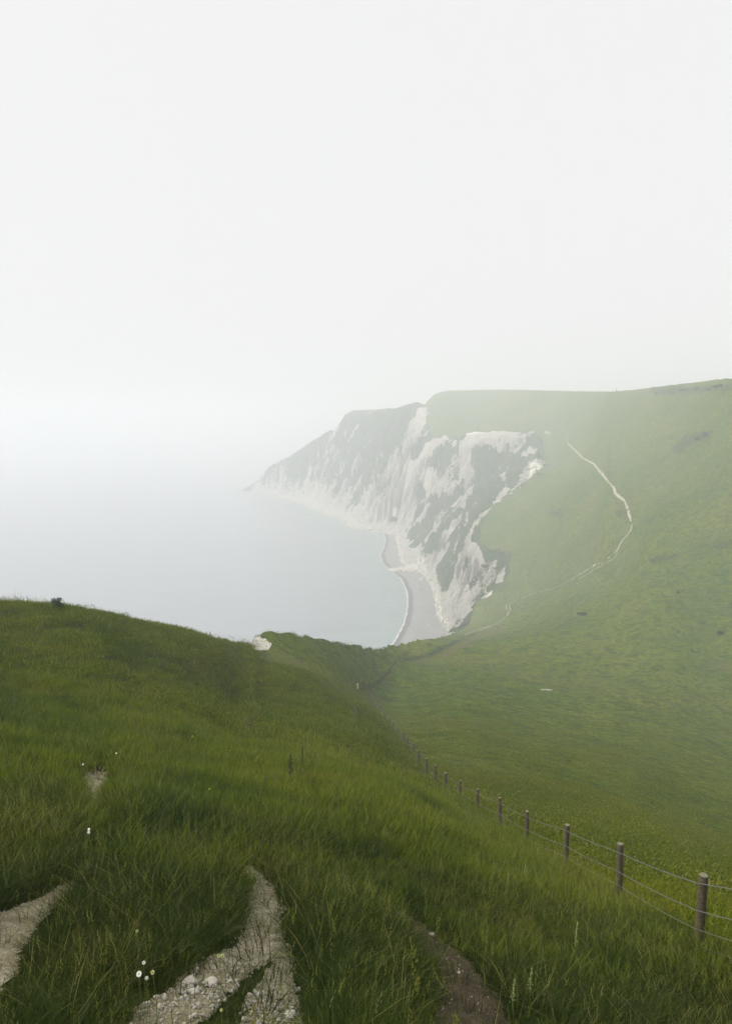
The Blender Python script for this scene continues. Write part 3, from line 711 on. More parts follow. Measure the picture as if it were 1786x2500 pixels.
# ---- pale footpath climbing the opposite hill
def ribbon(name, P_, wid, mat, lift=.22, seed=0):
    pts = []; ws = []
    for i in range(len(P_) - 1):
        L = max(2, int(math.hypot(P_[i + 1][0] - P_[i][0], P_[i + 1][1] - P_[i][1]) / 1.2))
        for k in range(L):
            f = k / L; c = cast(P_[i][0] + (P_[i + 1][0] - P_[i][0]) * f, P_[i][1] + (P_[i + 1][1] - P_[i][1]) * f, 0, 30)
            if c is not None: pts.append((c.x, c.y)); ws.append((wid[i] + (wid[i + 1] - wid[i]) * f) * .85)
    # resample evenly
    pts = np.array(pts); ws = np.array(ws)
    seg = np.r_[0, np.cumsum(np.hypot(*np.diff(pts, axis=0).T))]; s = np.arange(0, seg[-1], .7)
    x = np.interp(s, seg, pts[:, 0]); y = np.interp(s, seg, pts[:, 1]); w = np.interp(s, seg, ws)
    ker = np.ones(7) / 7
    if len(x) > 12: x[3:-3] = np.convolve(x, ker, 'valid'); y[3:-3] = np.convolve(y, ker, 'valid')
    x += .35 * fbm(s / 6, s * 0 + seed, 3, 91); w = w * (1 + .5 * fbm(s / 3, s * 0, 3, 93 + seed))
    tx = np.gradient(x); ty = np.gradient(y); l = np.hypot(tx, ty) + 1e-9; nx, ny = -ty / l, tx / l
    rows = []
    for k in np.linspace(-.5, .5, 5):
        a = x + nx * w * k; b = y + ny * w * k
        rows.append(np.stack([a, b, H(a, b) + lift * (1 - 1.6 * abs(k))], -1))
    gap = fbm(s / 9, s * 0 + 3.3 + seed, 3, 97) < -.42 - .2 * (s < seg[-1] * .55) - (1 if len(P_) < 6 else 0)
    V_ = np.stack(rows, 1); nS = len(x); i_ = np.arange(nS * 5).reshape(nS, 5)
    q = np.stack([i_[:-1, :-1], i_[:-1, 1:], i_[1:, 1:], i_[1:, :-1]], -1)[~gap[:-1]].reshape(-1, 4)
    return tag(link(name, mesh_np(name, V_.reshape(-1, 3), q, [mat])), kind='structure')
HP = [(1382, 1049), (1383, 1065), (1385, 1083), (1411, 1107), (1423, 1120), (1448, 1132), (1467, 1156), (1496, 1190), (1503, 1207), (1525, 1224), (1530, 1243), (1542, 1282), (1537, 1299), (1513, 1325), (1508, 1340), (1484, 1364), (1445, 1383), (1402, 1410), (1358, 1434), (1310, 1446), (1266, 1461), (1235, 1477), (1236, 1488), (1240, 1494), (1237, 1505), (1220, 1518), (1194, 1531), (1164, 1539), (1133, 1552)]
HW = [.5, .5, .8, 1.5, 1.0, 1.4, 1.7, 1.6, 2.0, 1.3, 1.7, .8, 1.1, 1.2, 1.2, .8, .55, .7, .55, .3, .5, .8, .8, 1.0, .9, .8, .8, .8, .6]
ribbon('path', HP, HW, M_HILLPATH)
ribbon('path', [(868, 1728), (870, 1745), (868, 1765), (872, 1782), (880, 1800), (889, 1816)], [.5, .5, .45, .5, .4, .3], M_EARTH, lift=.35, seed=11)
ribbon('path', [(1246, 1470), (1243, 1480), (1246, 1490), (1240, 1496)], [.5, .6, .7, .6], M_HILLPATH, seed=3)
ribbon('path', [(1200, 1529), (1164, 1535), (1132, 1549)], [.5, .5, .4], M_HILLPATH, seed=5)
ribbon('path', [(1511, 1332), (1500, 1362), (1450, 1390), (1410, 1416)], [.4, .5, .4, .3], M_HILLPATH, seed=7)
ribbon('path', [(1320, 1685), (1335, 1684), (1352, 1687)], [.6, 1.2, .5], M_HILLPATH, seed=9)

# ------------------------------------------------------------------ grass (uncountable: one object of scattered tufts)
def tuft(name, nb, rad, h0, h1, w, seg, mat, bend=.5, seeds=0):
    r = random.Random(hash(name) % 1000 if False else sum(map(ord, name)))
    vs = []; fs = []; ht = []; bv = []; mi = []
    for b in range(nb):
        a = r.uniform(0, 6.283); q = rad * math.sqrt(r.random()); x0, y0 = q * math.cos(a), q * math.sin(a)
        h = r.uniform(h0, h1) * (1 - .25 * (q / rad) ** 2); la = a + r.uniform(-1.2, 1.2); be = bend * r.uniform(.3, 1.3) * h; ww = w * r.uniform(.6, 1.3)
        fa = r.uniform(0, 6.283); sx_, sy_ = math.cos(fa) * ww, math.sin(fa) * ww; v = r.random()
        base = len(vs)
        for k in range(seg + 1):
            f = k / seg; px_ = x0 + math.cos(la) * be * f * f; py_ = y0 + math.sin(la) * be * f * f
            pz = h * f * (1 - .28 * bend * f) - .03
            if k < seg:
                tw = (1 - f * .75)
                vs += [(px_ - sx_ * tw, py_ - sy_ * tw, pz), (px_ + sx_ * tw, py_ + sy_ * tw, pz)]; ht += [f, f]; bv += [v, v]
            else:
                vs.append((px_, py_, pz)); ht.append(1); bv.append(v)
        for k in range(seg - 1): fs.append((base + 2 * k, base + 2 * k + 1, base + 2 * k + 3, base + 2 * k + 2)); mi.append(0)
        e = base + 2 * (seg - 1); fs.append((e, e + 1, e + 2)); mi.append(0)
        if b < seeds:   # a loose seed head on the tip
            tp = Vector(vs[-1])
            for j in range(9):
                zz = tp.z + .012 * j; rr = .010 * (1 - abs(j - 4) / 6); aa = r.uniform(0, 6.28)
                c = Vector((tp.x + math.cos(aa) * rr, tp.y + math.sin(aa) * rr, zz)); k0 = len(vs)
                vs += [tuple(c + Vector((-.004, 0, 0))), tuple(c + Vector((.004, .002, 0))), tuple(c + Vector((0, 0, .018)))]; ht += [1, 1, 1]; bv += [v] * 3
                fs.append((k0, k0 + 1, k0 + 2)); mi.append(1)
    me = bpy.data.meshes.new(name); me.from_pydata(vs, [], fs)
    me.materials.append(mat); me.materials.append(M_SEED)
    me.polygons.foreach_set('material_index', mi)
    for nme, arr in (('ht', ht), ('bv', bv)):
        at = me.attributes.new(nme, 'FLOAT', 'POINT'); at.data.foreach_set('value', arr)
    me.update(); return me
TC = bpy.data.collections.new('grass_tufts')
kinds = [  # name, blades, radius, hmin, hmax, width, segments, material, bend, seeds
    ('tuft_00', 26, .13, .20, .42, .0032, 4, M_GR, .7, 0), ('tuft_01', 26, .13, .22, .48, .0034, 4, M_GR, .9, 0), ('tuft_02', 24, .12, .16, .38, .0030, 4, M_GR, .55, 0), ('tuft_03', 24, .14, .26, .55, .0036, 4, M_GR, .8, 3),
    ('tuft_04', 44, .32, .22, .46, .0060, 3, M_GM, .6, 0), ('tuft_05', 44, .32, .20, .42, .0060, 3, M_GM, .6, 3),
    ('tuft_06', 60, .80, .16, .34, .016, 2, M_GM, .5, 0), ('tuft_07', 60, .80, .14, .30, .016, 2, M_GM, .5, 0),
    ('tuft_08', 30, .15, .07, .19, .0036, 3, M_GF, .8, 0), ('tuft_09', 50, .40, .06, .16, .008, 2, M_GF, .8, 0), ('tuft_10', 60, 1.0, .06, .15, .022, 2, M_GF, .7, 0),
    ('tuft_11', 3, .05, .45, .75, .0022, 4, M_SEED, .45, 3),
    ('tuft_14', 9, .07, .10, .24, .014, 4, M_GR, 1.1, 0),
    ('tuft_13', 6, .25, .40, .62, .009, 3, M_SEED, .4, 6),
    ('tuft_12', 50, 2.2, .08, .22, .04, 2, M_GF, .6, 0),
]
for kd in kinds:
    TC.objects.link(bpy.data.objects.new(kd[0], tuft(*kd)))

FX, FY = [], []
for tx, ty, bx, by, d in POSTS:
    u, _ = pix_us(bx, by); FX.append(float(u) * d); FY.append(d)
cpost = cast(884, 1688); FX.append(cpost.x); FY.append(cpost.y)
FX = np.array(FX); FY = np.array(FY)
def fence_x(y): return np.interp(y, np.r_[0, 4, FY], np.r_[4.2, 4.25, FX])
E2 = cast(985, 1604, 0, 100)
fx2 = np.array([cpost.x, (cast(935, 1660, 0, 100)).x, E2.x]); fy2 = np.array([cpost.y, cast(935, 1660, 0, 100).y, E2.y])

pts = []; att_i = []; att_r = []; att_s = []
def scatter(nn, d0, d1, u0, u1, side, types, smin, smax, shrink=0., clump=.0, hpath=.06):
    # uniform in plan inside the fan sector
    nn = int(nn); d = np.sqrt(RNG.random(nn) * (d1 ** 2 - d0 ** 2) + d0 ** 2); u = RNG.uniform(u0, u1, nn)
    x = u * d; k = np.ones(nn, bool)
    fx = np.where(d < cpost.y, fence_x(d), np.interp(d, fy2, fx2))
    if side == 'L': k &= x < fx + .15
    if side == 'R': k &= x > fx - .1
    if d0 < 160:
        for nm in ('main', 'left', 'up', 'up2', 'brown', 'brown2', 's1', 's2', 'far'):
            P_ = PW[nm]; ip = in_poly(x, d, P_)
            if nm == 'main': ip &= ~in_poly(x, d, PW['wedge'])
            ip = in_poly(x + .10 * fbm(x / .22, d / .22, 2, 121), d + .14 * fbm(x / .22, d / .22, 2, 123), P_) & ip if nm != 'up' else ip & ((RNG.random(nn) > .35) | (d > 10.5))
            k &= ~(ip & (RNG.random(nn) > {'brown': .06, 'brown2': .2, 'left': .07}.get(nm, .05)))
    if clump > 0:
        k &= RNG.random(nn) > clump * (fbm(x / 1.2, d / 1.2, 3, 101) < -.05)
    if side == 'R' and d1 > 140: k &= RNG.random(nn) > ((d - d0) / (d1 - d0)) ** 1.2
    # keep off the cliff
    if d1 > 60:
        k &= in_poly(x, d, EDGE + CLOSE)
    x = x[k]; y = d[k]; z = H(x, y)
    # skip what the near brow hides completely
    nn = len(x)
    if not nn: return
    pts.append(np.stack([x, y, z], -1)); att_i.append(RNG.choice(types, nn))
    dx = (H(x + .3, y) - H(x - .3, y)) / .6; dy = (H(x, y + .3) - H(x, y - .3)) / .6
    r = np.stack([RNG.normal(0, .13, nn) + dy * .35, RNG.normal(0, .13, nn) - dx * .35, RNG.uniform(0, 6.283, nn)], -1)
    att_r.append(r)
    patch = 1 + .55 * fbm(x / 2.2, y / 2.2, 3, 107)
    # shorter close to the trodden edges
    if d0 < 30:
        de_ = np.full(nn, 9.)
        for nm in ('main', 'left', 'up', 'brown', 'brown2'):
            dd_, _ = dist_line(x, y, PW[nm] + PW[nm][:1]); de_ = np.minimum(de_, dd_)
        patch *= np.clip(.55 + de_ / .40, .55, 1)
        dw, _ = dist_line(x, y, PW['wedge'] + PW['wedge'][:1]); patch = np.where(in_poly(x, y, PW['wedge']), .38, patch)
    att_s.append(RNG.uniform(smin, smax, nn) * patch)
scatter(15500, 1.6, 11, -.80, .80, 'L', [0, 0, 1, 1, 2, 3], .75, 1.15)
scatter(3600, 10.5, 15, -.64, .64, 'L', [0, 1, 3], .75, 1.1)
scatter(2600, 14, 20, -.62, .62, 'L', [0, 1, 3], .75, 1.1)
scatter(900, 7.5, 11, -.66, .66, 'L', [4, 5], .7, 1.0)
scatter(20000, 11, 30, -.62, .62, 'L', [4, 4, 5, 1, 3], .8, 1.2)
scatter(2600, 3, 26, -.6, .55, 'L', [11], .6, 1.05, clump=.85)
scatter(2200, 2.5, 22, -.7, .7, 'L', [14], .7, 1.6, clump=.95)
scatter(4200, 22, 60, -.6, .3, 'L', [13], .8, 1.2, clump=.9)
scatter(30000, 30, 100, -.60, .30, 'L', [6, 7, 4, 5], .75, 1.15)
scatter(9000, 90, 205, -.30, .30, 'L', [10, 10, 12, 6], .6, 1.0)
scatter(9000, 6, 20, .2, .9, 'R', [8, 8, 9], .8, 1.4)
scatter(16000, 18, 60, .0, .66, 'R', [9, 9, 10], .8, 1.3)
scatter(12000, 60, 155, -.02, .60, 'R', [10, 10, 12], .7, 1.1)
scatter(2500, 150, 250, .0, .58, 'R', [12], .4, .8)
# darker rank tussocks in the pasture
nt_ = 1300; d = np.sqrt(RNG.random(nt_) * (190 ** 2 - 10 ** 2) + 100); u = RNG.uniform(.05, .6, nt_); x = u * d; k = x > fence_x(d) + .4
for _x, _y in zip(x[k], d[k]):
    nn = RNG.integers(6, 16); a = _x + RNG.normal(0, .25 + _y * .004, nn); b = _y + RNG.normal(0, .2 + _y * .004, nn)
    pts.append(np.stack([a, b, H(a, b)], -1)); att_i.append(RNG.choice([0, 4, 4], nn)); att_r.append(np.stack([RNG.normal(0, .2, nn), RNG.normal(0, .2, nn), RNG.uniform(0, 6.28, nn)], -1)); att_s.append(RNG.uniform(.6, .95, nn))
nn = 5200; y_ = np.exp(RNG.uniform(math.log(12), math.log(150), nn)); x_ = fence_x(y_) - np.abs(RNG.normal(0, 1, nn)) * (1.0 + y_ * .02) - .1
pts.append(np.stack([x_, y_, H(x_, y_)], -1)); att_i.append(RNG.choice([13, 4, 11, 3], nn, p=[.35, .3, .2, .15])); att_r.append(np.stack([RNG.normal(0, .2, nn), RNG.normal(0, .2, nn), RNG.uniform(0, 6.28, nn)], -1)); att_s.append(RNG.uniform(.6, 1.05, nn))
PT = np.concatenate(pts); AI = np.concatenate(att_i).astype(np.int32); AR = np.concatenate(att_r); AS = np.concatenate(att_s)
me = bpy.data.meshes.new('grass'); me.vertices.add(len(PT)); me.vertices.foreach_set('co', PT.astype(np.float32).ravel())
a = me.attributes.new('pick', 'INT', 'POINT'); a.data.foreach_set('value', AI)
a = me.attributes.new('rot', 'FLOAT_VECTOR', 'POINT'); a.data.foreach_set('vector', AR.astype(np.float32).ravel())
a = me.attributes.new('scl', 'FLOAT', 'POINT'); a.data.foreach_set('value', AS.astype(np.float32))
me.update()
grass = link('grass', me); tag(grass, 'tall green meadow grass covering the near hill and pasture', 'grass', None, 'stuff')
print('tufts', len(PT))
def gn_scatter(obj, coll, name):
    ng = bpy.data.node_groups.new(name, 'GeometryNodeTree')
    ng.interface.new_socket('Geometry', in_out='INPUT', socket_type='NodeSocketGeometry'); ng.interface.new_socket('Geometry', in_out='OUTPUT', socket_type='NodeSocketGeometry')
    gi = ng.nodes.new('NodeGroupInput'); go = ng.nodes.new('NodeGroupOutput'); iop = ng.nodes.new('GeometryNodeInstanceOnPoints'); ci = ng.nodes.new('GeometryNodeCollectionInfo')
    ci.inputs[0].default_value = coll; ci.inputs['Separate Children'].default_value = True; ci.inputs['Reset Children'].default_value = True
    def na(nm, ty):
        q = ng.nodes.new('GeometryNodeInputNamedAttribute'); q.data_type = ty; q.inputs[0].default_value = nm; return q.outputs[0]
    e2r = ng.nodes.new('FunctionNodeEulerToRotation')
    L = ng.links.new
    L(gi.outputs[0], iop.inputs['Points']); L(ci.outputs[0], iop.inputs['Instance']); iop.inputs['Pick Instance'].default_value = True
    L(na('pick', 'INT'), iop.inputs['Instance Index']); L(na('rot', 'FLOAT_VECTOR'), e2r.inputs[0]); L(e2r.outputs[0], iop.inputs['Rotation']); L(na('scl', 'FLOAT'), iop.inputs['Scale'])
    L(iop.outputs[0], go.inputs[0])
    md = obj.modifiers.new('scatter', 'NODES'); md.node_group = ng
gn_scatter(grass, TC, 'grass_scatter')

# ------------------------------------------------------------------ loose stones on the tracks
def stone_mesh(name, seed, mat, rough=.25):
    mb = MB(); mb.blob((0, 0, 0), (1, .8, .6), 0, 9, 6, seed, rough)
    me = bpy.data.meshes.new(name); me.from_pydata(mb.v, [], mb.f); me.materials.append(mat); me.update(); return me
SC = bpy.data.collections.new('gravel_bits')
for k in range(5): SC.objects.link(bpy.data.objects.new('bit_%d' % k, stone_mesh('bit_%d' % k, k + 3, M_STONE)))
gp = []; gs = []
for nm, nn, smax in (('main', 2600, .008), ('left', 900, .007), ('brown', 260, .008), ('up', 60, .014)):
    P_ = PW[nm]; xs = [p[0] for p in P_]; ys = [p[1] for p in P_]
    x = RNG.uniform(min(xs), max(xs), nn * 3); y = RNG.uniform(max(min(ys), 2.2), max(ys), nn * 3)
    k = in_poly(x, y, P_)
    if nm == 'main': k &= ~in_poly(x, y, PW['wedge'])
    x = x[k][:nn]; y = y[k][:nn]
    gp.append(np.stack([x, y, H(x, y) + .022], -1)); gs.append(smax * (.25 + RNG.random(len(x)) ** 3))
# shattered chalk lying thick at the low edge of the track
edgeP = PW['main']; c1 = cast(440, 2440, 0, 2); 
x = RNG.normal(c1.x, .42, 800); y = RNG.normal(c1.y, .30, 800); k = in_poly(x, y, edgeP) & ~in_poly(x, y, PW['wedge'])
gp.append(np.stack([x[k], y[k], H(x[k], y[k]) + .028], -1)); gs.append(.005 + .019 * RNG.random(k.sum()) ** 3)
GP = np.concatenate(gp); GS = np.concatenate(gs)
me = bpy.data.meshes.new('gravel'); me.vertices.add(len(GP)); me.vertices.foreach_set('co', GP.astype(np.float32).ravel())
a = me.attributes.new('pick', 'INT', 'POINT'); a.data.foreach_set('value', RNG.integers(0, 5, len(GP)).astype(np.int32))
a = me.attributes.new('rot', 'FLOAT_VECTOR', 'POINT'); a.data.foreach_set('vector', RNG.uniform(0, 6.28, (len(GP), 3)).astype(np.float32).ravel())
a = me.attributes.new('scl', 'FLOAT', 'POINT'); a.data.foreach_set('value', GS.astype(np.float32)); me.update()
gravel = link('gravel', me); tag(gravel, 'small broken chalk pebbles strewn along the trodden track', 'gravel', None, 'stuff'); gn_scatter(gravel, SC, 'gravel_scatter')

# countable larger stones
for px, py, r, lab in [(463, 2402, .055, 'flat chalk stone at the upper rim of the rubbly track edge'), (515, 2403, .050, 'pale chalk stone on the track just below two cream buds'),
                       (708, 2484, .040, 'white stone by itself at the bottom of the chalk track'), (1054, 2283, .034, 'bright white stone at the grassy edge of the brown track'),
                       (1118, 2377, .026, 'small white stone in the middle of the brown track'), (665, 2290, .026, 'small pale stone in the bend of the chalk track'),
                       (470, 2424, .040, 'grey chalk stone among rubble below the flat stone')]:
    c = cast(px, py, .02)
    mb = MB(); mb.blob((0, 0, 0), (r, r * .75, r * .5), 0, 12, 8, px, .28)
    o = mb.build('chalk_stone', M_STONE, None, c + Vector((0, 0, .02 + r * .25))); tag(o, lab, 'stone', 'chalk stones on the tracks')

# ------------------------------------------------------------------ rubble and boulders below the cliff
RC = bpy.data.collections.new('boulder_bits')
for k in range(5): RC.objects.link(bpy.data.objects.new('boulder_%d' % k, stone_mesh('boulder_%d' % k, k + 31, M_BOULDER, .35)))
rp = []; rs = []
TO = np.array([p for p in TOE if p[1] > 660 and p[1] < 2130]); seg = np.r_[0, np.cumsum(np.hypot(*np.diff(TO, axis=0).T))]
s = RNG.uniform(0, seg[-1], 4200); x = np.interp(s, seg, TO[:, 0]); y = np.interp(s, seg, TO[:, 1])
x = x + RNG.normal(0, 1.6, len(s)) ; y = y + RNG.normal(0, 2.2, len(s))
rp.append((x, y, .4 + 2.0 * RNG.random(len(s)) ** 4))
x = RNG.normal(0, 1, 1500)  # the landslip fan reaching the water
tipx, tipy = seapt(950, 1391, 1); rootx, rooty = seapt(1040, 1388, 3)
f = RNG.random(1500) ** .8; fx_ = tipx + (rootx - tipx) * f; fy_ = tipy + (rooty - tipy) * f + x * (2 + 11 * f)
rp.append((fx_ + RNG.normal(0, 1, 1500), fy_, .5 + 1.8 * RNG.random(1500) ** 3))
RX = np.concatenate([a[0] for a in rp]); RY = np.concatenate([a[1] for a in rp]); RS = np.concatenate([a[2] for a in rp])
wlr = RX - np.interp(RY, wly, wlx)
RZ = np.maximum(H(RX, RY), np.where((wlr > -3) & (RY < 1330), np.minimum(wlr * .11, 1.3 + .02 * wlr), -.2)) + RS * .2
me = bpy.data.meshes.new('rubble'); me.vertices.add(len(RX)); me.vertices.foreach_set('co', np.stack([RX, RY, RZ], -1).astype(np.float32).ravel())
a = me.attributes.new('pick', 'INT', 'POINT'); a.data.foreach_set('value', RNG.integers(0, 5, len(RX)).astype(np.int32))
a = me.attributes.new('rot', 'FLOAT_VECTOR', 'POINT'); a.data.foreach_set('vector', RNG.uniform(0, 6.28, (len(RX), 3)).astype(np.float32).ravel())
a = me.attributes.new('scl', 'FLOAT', 'POINT'); a.data.foreach_set('value', RS.astype(np.float32)); me.update()
rub = link('rubble', me); tag(rub, 'fallen chalk blocks heaped along the foot of the cliffs', 'rubble', None, 'stuff'); gn_scatter(rub, RC, 'rubble_scatter')
# the landslip itself
fan = MB(); nx_, ny_ = 60, 40; vs = []
for j in range(ny_ + 1):
    for i in range(nx_ + 1):
        f = i / nx_; c_ = (j / ny_ - .5) * 2; wd = 2.5 + 13 * f
        X = tipx + (rootx + 4 - tipx) * f; Y = tipy + (rooty - tipy) * f + c_ * wd
        hh = (1.2 + 6.5 * f ** 1.3) * (1 - c_ * c_) + .9 * float(fbm(X / 2.5, Y / 2.5, 3, 111)) - .6 - (1.4 if f < .02 else 0)
        vs.append((X, Y, hh))
fan.add(vs, [(j * (nx_ + 1) + i, j * (nx_ + 1) + i + 1, (j + 1) * (nx_ + 1) + i + 1, (j + 1) * (nx_ + 1) + i) for j in range(ny_) for i in range(nx_)])
o = fan.build('landslip', M_BOULDER); tag(o, 'cream fan of fallen chalk spilling across the grey beach to the water', 'landslip')
for px, py, r, lab in [(1030, 1415, 2.2, 'white boulder on the beach nearest the fallen chalk fan'), (1048, 1527, 1.2, 'lone white boulder on the near part of the grey beach'), (1088, 1526, 1.4, 'white boulder touching the cliff foot at the near beach'),
                       (1018, 1431, .9, 'small white boulder on the beach below the chalk fan'), (965, 1338, 1.1, 'white boulder on the far end of the grey beach')]:
    bx0, by0 = seapt(px, py, 1.5); mb = MB(); mb.blob((0, 0, 0), (r * 1.3, r, r * .6), 0, 12, 8, px, .3)
    o = mb.build('boulder', M_BOULDER, None, (bx0, by0, beach_z(bx0, by0) + r * .2)); tag(o, lab, 'boulder', 'white boulders on the beach')
for px, py, r, lab in [(733, 1255, 2.6, 'small dark rock in the sea, the one farther from the cliffs'), (755, 1257, 3.2, 'larger dark rock in the sea, the one nearer the cliffs'), (588, 1201, 7, 'low dark reef lying off the far headland point')]:
    bx0, by0 = seapt(px, py, 0); mb = MB(); mb.blob((0, 0, 0), (r * (1.4 if r < 5 else 2.6), r, r * (.55 if r < 5 else .2)), 0, 14, 9, px, .3)
    o = mb.build('sea_rock', M_ROCK, None, (bx0, by0, 0)); tag(o, lab, 'rock', 'rocks off the far cliffs')

# ------------------------------------------------------------------ post and wire fence
def post_mesh(name, h, r, seed):
    rr = random.Random(seed); mb = MB(); n = 14; rings = [(-.35, 1.05), (0, 1.03), (h * .3, 1.0), (h * .62, .985), (h * .93, .96), (h * .985, .95), (h, .87)]
    vs = []
    ph = rr.uniform(0, 6)
    for z, k in rings:
        for i in range(n):
            a = 2 * math.pi * i / n; q = r * k * (1 + .035 * math.sin(3 * a + ph) + .02 * math.sin(7 * a + z * 6 + ph))
            vs.append((q * math.cos(a), q * math.sin(a), z))
    fs = [(j * n + i, j * n + (i + 1) % n, (j + 1) * n + (i + 1) % n, (j + 1) * n + i) for j in range(len(rings) - 1) for i in range(n)]
    mb.add(vs, fs, 0); mb.add([v for v in vs[-n:]], [tuple(range(n))], 1)
    return mb
fbase = Vector((FX[0], FY[0], float(H(FX[0], FY[0])[0])))
fence = bpy.data.objects.new('wire_fence', None); COL.objects.link(fence); fence.location = fbase
tag(fence, 'weathered round posts with strained wire running downhill beside long grass', 'fence')
tops = []
pp = [(4.28, 5.9, 1.2)] + [(FX[i], FY[i], None) for i in range(len(POSTS))]
for i, (x, y, h) in enumerate(pp):
    z = float(H(x, y)[0]); hh = 1.22 + .05 * math.sin(i * 2.3)
    if i > 0:
        ty = POSTS[i - 1][1]; _, s = pix_us(POSTS[i - 1][0], ty); hh = min(max(CAMZ - float(s) * y - z, 1.05), 1.5)
    o = post_mesh('fence_post', hh, .064 if i < 8 else .085, i).build('fence_post', [M_WOOD, M_WOODTOP], fence, Vector((x, y, z)) - fbase)
    o.rotation_euler = (.03 * math.sin(i * 1.7), .035 * math.cos(i * 2.9), i * .8)
    tops.append((Vector((x, y, z)), hh))
for frac, rad in ((.88, .0042), (.56, .0036), (.34, .0032), (.16, .003)):
    mb = MB(); line = []
    for i in range(len(tops) - 1):
        (a, ha), (b, hb) = tops[i], tops[i + 1]
        for k in range(6):
            f = k / 6; p = a.lerp(b, f); hgt = (ha + (hb - ha) * f) * frac - .05 * 4 * f * (1 - f) * .5
            line.append(p + Vector((-.066, -.01, hgt)) - fbase)
    a, ha = tops[-1]; line.append(a + Vector((-.066, 0, ha * frac)) - fbase)
    rads = [max(rad, .00034 * (fbase + p).y * .34) for p in line]
    mb.tube(line, rads, 6)
    if frac > .5:   # barbs on the nearer spans
        for i in range(30):
            for k in range(7):
                q = line[i].lerp(line[i + 1], (k + .3) / 7)
                mb.tube([q + Vector((-.012, .006, -.014)), q + Vector((.012, -.006, .014))], .0018, 4); mb.tube([q + Vector((.010, .010, -.012)), q + Vector((-.010, -.008, .012))], .0018, 4)
    mb.build('wire', M_WIRE, fence)
# bottom fence: corner then down to the lip
f2 = bpy.data.objects.new('stock_fence', None); COL.objects.link(f2); f2.location = cpost
tag(f2, 'distant dark post and netting fence curving up from the fence corner to the valley lip', 'fence')
ppx = [(884, 1688), (893, 1687), (903, 1684), (913, 1679), (922, 1673), (930, 1667), (937, 1661), (943, 1654), (949, 1646), (954, 1638), (960, 1630), (966, 1622), (973, 1614), (980, 1607), (988, 1604), (993, 1600)]
prev = None; net = MB(); L2 = []
for i, (px, py) in enumerate(ppx):
    c = cast(px, py, 0, 90); hh = 1.9 if i == 0 else 1.35; L2.append((c, hh))
    mb = post_mesh('fence_post', hh, .11 if i == 0 else .08, 50 + i); mb.build('fence_post', [M_WOOD, M_WOODTOP], f2, c - cpost)
for frac in (.93, .75, .58, .42, .26):
    net.tube([c - cpost + Vector((0, 0, h * frac)) for c, h in L2], .016, 4)
for i in range(len(L2) - 1):
    for k in range(12):
        f = k / 12; p = L2[i][0].lerp(L2[i + 1][0], f) - cpost; net.tube([p + Vector((0, 0, .2)), p + Vector((0, 0, L2[i + 1][1] * .93))], .010, 4)
net.build('wire_netting', M_DOCK, f2)
# white marker at the corner
c = cast(881, 1692, 0, 90) + Vector((-.6, -2, 0)); c.z = float(H(c.x, c.y)[0])
mk = bpy.data.objects.new('marker_post', None); COL.objects.link(mk); mk.location = c; tag(mk, 'short white marker post just beside the fence corner in the gully', 'marker post')
mb = MB(); mb.tube([(0, 0, -.2), (0, 0, 1.5)], [.09, .085], 8); mb.build('post', M_WOOD, mk)
mb = MB(); mb.add([(-.13, -.13, .45), (.13, -.13, .45), (.13, -.10, .45), (-.13, -.10, .45), (-.13, -.13, 1.45), (.13, -.13, 1.45), (.13, -.10, 1.45), (-.13, -.10, 1.45)], [(0, 1, 5, 4), (1, 2, 6, 5), (2, 3, 7, 6), (3, 0, 4, 7), (4, 5, 6, 7), (3, 2, 1, 0)]); mb.build('board', M_WHITE, mk, smooth=False)
# lone posts on the far slope
for px, py, h, lab in [(1212, 1538, 1.9, 'single thin post at the upper end of the brown earth bank'), (1310, 1448, 1.7, 'thin post where the hill paths meet'), (1342, 1441, 1.6, 'thin post beside the hill path, right of the path junction'),
                       (1216, 1536, 1.6, 'shorter thin post just right of the post on the brown earth bank')]:
    c = cast(px, py, 0, 150); mb = post_mesh('fence_post', h, .11, px); o = mb.build('wooden_post', [M_WOOD, M_WOODTOP], None, c); tag(o, lab, 'post', 'lone posts on the far slope')
# beacon on the skyline
c = cast(1503, 959.5, 0, 150)
if c is None: c = Vector((1503 - 893) / 1900 * 640 * Vector((1, 0, 0))) + Vector((0, 640, 0)); c.z = float(H(c.x, c.y)[0])
bc = bpy.data.objects.new('beacon', None); COL.objects.link(bc); bc.location = c; bc.scale = (1.3, 1.3, 1.3); tag(bc, 'slim grey navigation beacon standing on the hazy hilltop skyline', 'beacon')
mb = MB(); mb.tube([(0, 0, -.5), (0, 0, 2.4), (0, 0, 4.4)], [.55, .38, .16], 4); mb.build('column', M_ROCK, bc, smooth=False)
mb = MB(); mb.tube([(0, 0, -.4), (0, 0, .5)], [1.0, .9], 4); mb.build('plinth', M_ROCK, bc, smooth=False)

